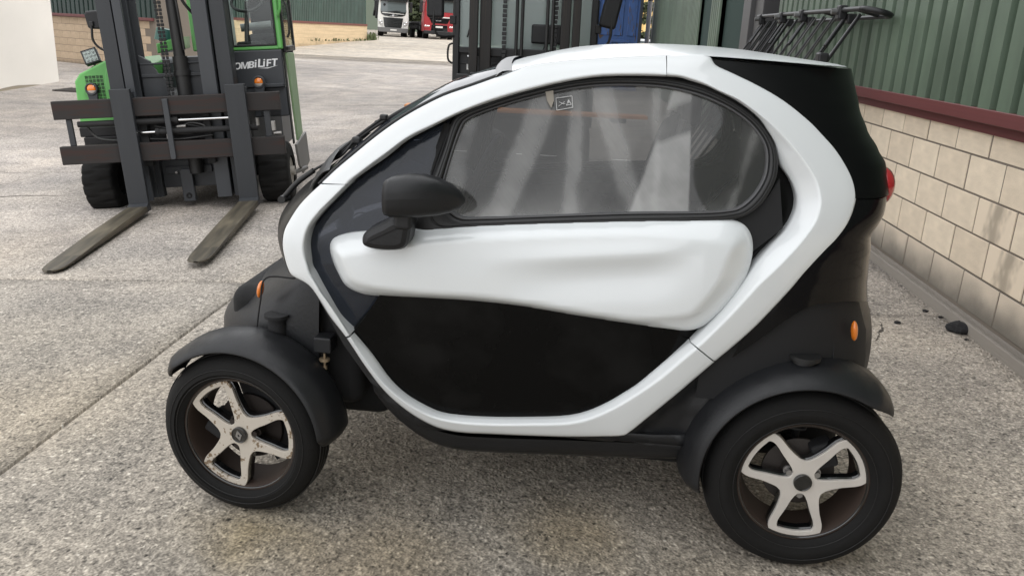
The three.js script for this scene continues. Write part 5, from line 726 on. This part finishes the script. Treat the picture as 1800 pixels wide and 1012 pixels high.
// ---------------------------------------------------------------- lorries by the gate
const lorryWhite = std({ color: rgb(0.72, 0.72, 0.69), roughness: 0.4, map: grime }), lorryRed = std({ color: rgb(0.33, 0.022, 0.028), roughness: 0.35, map: grime }), screen = phy({ color: rgb(0.10, 0.12, 0.125), roughness: 0.08, clearcoat: 1 });
const tyreR = (x, z, y, r, w, o) => mesh('wheel', new THREE.CylinderGeometry(r, r, w, 28).rotateZ(Math.PI / 2).translate(x, y, z), M.tyre, o);
{
  const x = -10.75, z = -70.7, t = thing('lorry', 'white lorry cab with a black grille and dark superstructure behind it, beyond the green shed', 'lorry', [x, yard(x, z), z], [0, 0.16, -0.02]);
  mesh('cab', prism([[-1.22, 0.55], [1.22, 0.55], [1.25, 1.3], [1.22, 2.0], [1.14, 3.05], [1.08, 3.45], [-1.08, 3.45], [-1.14, 3.05], [-1.22, 2.0], [-1.25, 1.3]], -2.2, 0, 0.08), lorryWhite, t);
  mesh('windscreen', prism([[-1.04, 1.98], [-0.85, 1.86], [0.85, 1.86], [1.04, 1.98], [1.00, 2.72], [-1.00, 2.72]], -0.03, 0.03, 0.015), screen, t);
  mesh('sun_visor', prism([[-1.12, 2.72], [1.12, 2.72], [1.16, 3.08], [1.05, 3.16], [-1.05, 3.16], [-1.16, 3.08]], 0.0, 0.22, 0.04), M.gloss, t);
  mesh('dark_band', prism([[-1.03, 1.95], [1.03, 1.95], [0.96, 1.72], [0.72, 1.60], [0.2, 1.56], [-0.2, 1.56], [-0.72, 1.60], [-0.96, 1.72]], 0.0, 0.03, 0.01), M.gloss, t);
  mesh('bright_strip', prism([[-0.86, 1.86], [0.86, 1.80], [0.9, 1.76], [-0.9, 1.80]], 0.03, 0.06), lorryWhite, t);
  const gr = mesh('grille', prism([[-0.80, 1.48], [0.80, 1.48], [0.70, 0.78], [0.62, 0.70], [-0.62, 0.70], [-0.70, 0.78]], 0.0, 0.05, 0.015), M.gloss, t); for (let k = 0; k < 5; k++) mesh('slat', rbox(-0.70, 0.70, 0.84 + k * 0.125, 0.875 + k * 0.125, 0.045, 0.08, 0.01), M.matt, gr);
  mesh('badge', [prism([[-0.34, 1.60], [-0.28, 1.58], [0.36, 1.70], [0.34, 1.73]], 0.06, 0.07), new THREE.TorusGeometry(0.07, 0.02, 8, 20).translate(0, 1.655, 0.075)], M.chrome, t);
  for (const s of [-1, 1]) { const h = mesh('headlight', prism([[s * 0.82, 1.18], [s * 1.16, 1.24], [s * 1.18, 0.98], [s * 0.80, 0.76]].map((p) => p), 0.0, 0.035, 0.005), std({ color: rgb(0.5, 0.5, 0.5), roughness: 0.2, metalness: 0.5 }), t); mesh('lamp', [new THREE.SphereGeometry(0.09, 14, 10).scale(1, 1, 0.3).translate(s * 1.06, 1.12, 0.04), new THREE.SphereGeometry(0.07, 14, 10).scale(1, 1, 0.3).translate(s * 0.92, 0.97, 0.04)], M.chrome, h); mesh('mirror', [rbox(s * 1.42 - 0.11, s * 1.42 + 0.11, 1.95, 2.75, -0.35, -0.15, 0.05), bar([s * 1.2, 2.7, -0.2], [s * 1.42, 2.72, -0.25], 0.03)], M.matt, t); mesh('wiper', bar([s * 0.1 - 0.3, 1.90, 0.04], [s * 0.1 + 0.45, 2.02, 0.05], 0.02, 5), M.dark, t); tyreR(s * 1.0, -1.3, 0.5, 0.5, 0.34, t); tyreR(s * 1.0, -5.6, 0.5, 0.5, 0.5, t); }
  mesh('bumper', prism([[-1.24, 0.70], [1.24, 0.70], [1.22, 0.42], [1.12, 0.34], [-1.12, 0.34], [-1.22, 0.42]], -0.10, 0.10, 0.03), std({ color: rgb(0.12, 0.12, 0.12), roughness: 0.6 }), t); mesh('number_plate', rbox(-0.22, 0.30, 0.47, 0.58, 0.10, 0.115, 0.004), lorryWhite, t); mesh('hanging_tag', new THREE.SphereGeometry(0.10, 12, 10).translate(-0.72, 2.45, 0.05), M.dark, t);
  mesh('load_bed', [rbox(-1.25, 1.25, 0.9, 1.1, -9, -2.3, 0.02), rbox(-1.2, -0.9, 1.1, 3.8, -2.7, -2.4, 0.02), rbox(-1.3, -1.1, 1.1, 1.7, -8.8, -2.5, 0.02)], M.dark, t); mesh('crane_arm', [bar([-1.35, 1.4, -2.5], [-1.0, 4.2, -3.2], 0.14, 8), bar([-1.2, 3.9, -3.0], [-1.6, 1.6, -4.2], 0.11, 8)], M.dark, t);
}
{
  const x = -6.75, z = -68.4, t = thing('lorry', 'red lorry cab with a flat load bed, partly hidden by the black forklift mirror', 'lorry', [x, yard(x, z), z], [0, 0.2, -0.02]);
  mesh('cab', prism([[-1.22, 0.55], [1.22, 0.55], [1.25, 1.3], [1.22, 1.95], [1.14, 3.2], [-1.14, 3.2], [-1.22, 1.95], [-1.25, 1.3]], -2.3, 0, 0.08), lorryRed, t);
  mesh('windscreen', prism([[-1.06, 2.05], [1.06, 2.05], [1.02, 2.85], [-1.02, 2.85]], -0.03, 0.03, 0.015), screen, t); mesh('sun_visor', prism([[-1.1, 2.85], [1.1, 2.85], [1.1, 3.15], [-1.1, 3.15]], 0.0, 0.18, 0.04), M.gloss, t);
  mesh('bright_strip', prism([[-0.88, 1.70], [0.88, 1.70], [0.84, 1.62], [-0.84, 1.62]], 0.02, 0.06), lorryWhite, t); mesh('grille', prism([[-0.82, 1.60], [0.82, 1.60], [0.62, 1.20], [-0.62, 1.20]], 0.0, 0.04, 0.01), M.gloss, t); mesh('lower_grille', prism([[-0.62, 1.08], [0.62, 1.08], [0.66, 0.62], [-0.66, 0.62]], 0.0, 0.04, 0.01), M.gloss, t); mesh('badge', rbox(-0.3, 0.12, 1.36, 1.42, 0.04, 0.055, 0.004), M.chrome, t);
  for (const s of [-1, 1]) { const h = mesh('headlight', prism([[s * 0.74, 1.06], [s * 1.18, 1.14], [s * 1.16, 0.74], [s * 0.76, 0.80]], 0.0, 0.03, 0.005), lorryRed, t); mesh('lamp', [0, 1, 2].map((k) => new THREE.SphereGeometry(0.075, 12, 8).scale(1, 1, 0.4).translate(s * (0.84 + 0.14 * k), 0.96, 0.03)), M.chrome, h); mesh('mirror', [rbox(s * 1.45 - 0.12, s * 1.45 + 0.12, 1.95, 2.8, -0.35, -0.15, 0.05), bar([s * 1.2, 2.7, -0.2], [s * 1.42, 2.72, -0.25], 0.03)], M.matt, t); tyreR(s * 1.0, -1.4, 0.5, 0.5, 0.34, t); tyreR(s * 1.0, -6.0, 0.5, 0.5, 0.5, t); }
  mesh('bumper', prism([[-1.22, 0.62], [1.22, 0.62], [1.20, 0.38], [-1.20, 0.38]], -0.10, 0.10, 0.03), M.matt, t); mesh('number_plate', rbox(-0.30, 0.26, 0.86, 0.99, 0.045, 0.06, 0.004), lorryWhite, t);
  mesh('load_bed', [rbox(-1.25, 1.25, 1.0, 1.18, -11, -2.4, 0.02), rbox(-1.27, -1.2, 0.6, 0.95, -8, -3, 0.02)], M.dark, t); mesh('exhaust', bar([-1.0, 1.2, -2.5], [-1.0, 3.6, -2.5], 0.16, 12), M.steel, t);
  const tr = thing('trailer', 'low dark flatbed trailer standing between the white lorry and the red lorry', 'trailer', [-9.0, yard(-9, -73), -72.6], [0, 0.2, 0]);
  mesh('bed', rbox(-0.55, 1.1, 1.12, 1.28, -8, 0, 0.02), M.matt, tr); mesh('frame', [box(-0.3, 0.9, 0.85, 1.12, -8, -0.1), rbox(-0.5, 1.05, 0.72, 0.85, -0.2, 0, 0.02)], M.dark, tr); for (const s of [-0.3, 0.85]) for (const q of [-0.8, -2.0]) tyreR(s, q, 0.42, 0.42, 0.3, tr);
}

// ---------------------------------------------------------------- container, parked car, trees
{
  const rustTex = tex(512, 512, (u, v) => { const n = fbm(u, v * 0.6, 10, 5), k = sst(0.60, 0.68, n), m = 0.85 + 0.25 * (fbm(u, v, 5, 3) - 0.5); return [lerp(0.33 * m, 0.40, k), lerp(0.50 * m, 0.30, k), lerp(0.80 * m, 0.24, k)]; });
  const c = thing('container', 'rust-streaked blue steel container right of the black forklift', 'container', [2.05, -0.02, -25], [0, 0, 0]);
  const blue = std({ map: rustTex, roughness: 0.55, color: rgb(0.62, 0.62, 0.62) });
  const wall = [rbox(0, 1.27, 0.12, 3.2, -3, -0.04, 0.02)]; for (let k = 0; k < 3; k++) wall.push(rbox(0.12 + k * 0.38, 0.38 + k * 0.38, 1.55, 3.0, -0.06, -0.015, 0.02)); mesh('wall', wall, blue, c); mesh('rail', [rbox(-0.02, 1.29, 0.0, 0.14, -3.02, 0.0, 0.02), rbox(0.42, 0.98, 1.36, 1.44, -0.04, 0.01, 0.01), rbox(0.42, 0.47, 1.10, 1.36, -0.04, 0.01, 0.01)], blue, c); mesh('corner_post', rbox(1.20, 1.29, 0.14, 3.25, -0.08, 0.012, 0.01), std({ color: rgb(0.03, 0.035, 0.05), roughness: 0.6 }), c); mesh('corner_post', rbox(-0.02, 0.06, 0.14, 3.25, -0.08, 0.012, 0.01), blue, c);
  const p = thing('parked_car', 'pale grey parked car half hidden between the blue container and the downpipe', 'car', [5.35, 0, -35], [0, 0.1, 0]);
  mesh('body', [prism([[-2.1, 0.3], [2.1, 0.3], [2.15, 0.75], [1.9, 0.9], [1.1, 0.98], [-1.5, 1.0], [-2.1, 0.88]], -1.7, 0, 0.08), prism([[-1.5, 0.98], [1.1, 0.97], [0.4, 1.45], [-1.1, 1.48]], -1.55, -0.15, 0.10)], std({ color: rgb(0.45, 0.46, 0.48), roughness: 0.35 }), p); mesh('side_window', prism([[-1.35, 1.02], [0.85, 1.02], [0.32, 1.38], [-1.02, 1.40]], -0.2, -0.12, 0.01), screen, p); for (const s of [-1.35, 1.3]) mesh('wheel', new THREE.CylinderGeometry(0.32, 0.32, 0.22, 26).rotateX(Math.PI / 2).translate(s, 0.32, -0.1), M.tyre, p);
}
const leafMats = [[0.052, 0.066, 0.030], [0.036, 0.048, 0.022], [0.075, 0.090, 0.045]].map((c) => std({ color: rgb(...c), roughness: 0.85 }));
function tree(name, label, x, z, h, w, m, nLeaf, size, group) {
  const t = thing(name, label, 'tree', [x, yard(x, z) - 0.1, z], [0, 0, 0], group);
  const limbs = [new THREE.CylinderGeometry(0.08 * w * 0.3, 0.16 * w * 0.35, h * 0.5, 8).translate(0, h * 0.25, 0)];
  const lobes = []; for (let k = 0; k < 12; k++) { const a = rr(0, 6.28), r = w * 0.5 * Math.sqrt(rnd()), y = h * rr(0.22, 0.86); lobes.push([r * Math.cos(a), y, r * Math.sin(a), w * rr(0.16, 0.30)]); if (k < 6) limbs.push(bar([0, h * 0.3, 0], [r * Math.cos(a) * 0.8, y, r * Math.sin(a) * 0.8], 0.05 * w * 0.3, 6, 0.02)); }
  mesh('trunk', limbs, std({ color: rgb(0.06, 0.05, 0.04), roughness: 0.9 }), t);
  const parts = [[], []];
  for (let k = 0; k < nLeaf; k++) { const L = lobes[Math.floor(rnd() * lobes.length)], u = V(rr(-1, 1), rr(-1, 1), rr(-1, 1)).normalize().multiplyScalar(L[3] * Math.pow(rnd(), 0.45)); const q = new THREE.CircleGeometry(size * rr(0.6, 1.3), 5); q.scale(1, 0.55, 1).rotateX(rr(-1.5, 1.5)).rotateY(rr(0, 6.3)).translate(L[0] + u.x, L[1] + u.y * 0.8, L[2] + u.z); parts[rnd() < 0.7 ? 0 : 1].push(q); }
  const cr = mesh('crown', parts[0], leafMats[m], t); mesh('light_leaves', parts[1], leafMats[2], cr);
}
[[-14.6, -90, 7.0, 6], [-11.6, -88, 6.0, 5], [-8.6, -87, 6.6, 5.5], [-5.6, -90, 7.5, 6], [-2.6, -92, 7, 6], [0.6, -95, 7.5, 6.5], [4.0, -90, 6, 6]].forEach(([x, z, h, w], i) => tree('bushy_tree', ['dense green tree behind the long green shed corner and white lorry', 'dark bushy tree rising behind the white lorry cab', 'bushy tree filling the gap between the white lorry and the red lorry', 'tall bushy tree behind the red lorry cab', 'bushy tree seen through the black forklift mast, left side', 'tall bushy tree seen through the black forklift windscreen', 'low bushy tree behind the blue container'][i], x, z, h, w, i % 2, 2600, 0.26));
tree('young_tree', 'slim young tree between the blue container and the downpipe', 7.9, -54, 4.2, 2.6, 0, 1500, 0.14);
tree('hedge_tree', 'small dark evergreen beside the parked grey car', 6.9, -46, 2.6, 1.8, 1, 1200, 0.11);
{ const hill = grid(40, 6, (i, j) => { const x = lerp(-150, 150, i / 39), k = j / 5; return [x, 0.5 + (6 + 5 * vnoise(i * 0.35, 4, 64)) * k, -160 - 60 * k]; }); const o = mesh('hill', hill, std({ color: rgb(0.05, 0.065, 0.04), roughness: 1 })); o.userData.kind = 'structure'; }

// ---------------------------------------------------------------- scraps on the concrete
function scrap(name, label, cat, x, z, r, flat, m, group) {
  const g = new THREE.IcosahedronGeometry(r, 3), p = g.attributes.position; const sd = rr(0, 50);
  for (let i = 0; i < p.count; i++) { const v = V(p.getX(i), p.getY(i), p.getZ(i)), k = 0.6 + 0.8 * vnoise(v.x / r * 1.6 + sd, v.y / r * 1.6 + v.z / r * 2.3 + sd, 64) ; p.setXYZ(i, v.x * k * 1.35, v.y * k * flat, v.z * k); }
  g.computeVertexNormals(); const o = mesh(name, g, m); o.position.set(x, yard(x, z) + r * flat * 0.55, z); tag(o, label, cat, group); return o;
}
scrap('rag', 'crumpled black rag lying on the concrete near the foot of the block wall', 'rag', 2.42, -4.20, 0.058, 0.55, std({ color: rgb(0.010, 0.010, 0.011), roughness: 0.9 }));
[[2.12, -4.33, 0.014], [2.36, -4.52, 0.012], [2.40, -4.42, 0.010], [-2.35, -13.9, 0.05], [2.36, -4.06, 0.008]].forEach(([x, z, r], i) => scrap('dark_lump', ['small black lump left of the black rag', 'tiny dark lump by the curb, furthest behind the rag', 'tiny dark lump just behind the black rag', 'small dark lump out on the open yard above the car windscreen', 'tiny dark lump in front of the black rag'][i], 'lump', x, z, r, 0.6, M.dark));
{ const g = []; for (let k = 0; k < 1400; k++) { const near = rnd() < 0.55, s = near ? rr(2.5, 7) : 0, p = near ? dirv.clone().multiplyScalar(s).addScaledVector(nrm, WD - 0.05 - Math.pow(rnd(), 2) * 0.35) : V(rr(-4, 2), 0, rr(-7, -1.6)), r = rr(0.0015, near ? 0.006 : 0.0035); g.push(new THREE.TetrahedronGeometry(r, 0).rotateX(rr(0, 3)).rotateY(rr(0, 3)).translate(p.x, yard(p.x, p.z) + r * 0.4 + 0.001, p.z)); } const o = mesh('grit', g, std({ color: rgb(0.24, 0.215, 0.18), roughness: 1 })); o.userData = { kind: 'stuff' }; }

sun.target.position.set(0, 0, -8); sun.target.updateMatrixWorld();
renderer.render(scene, camera);
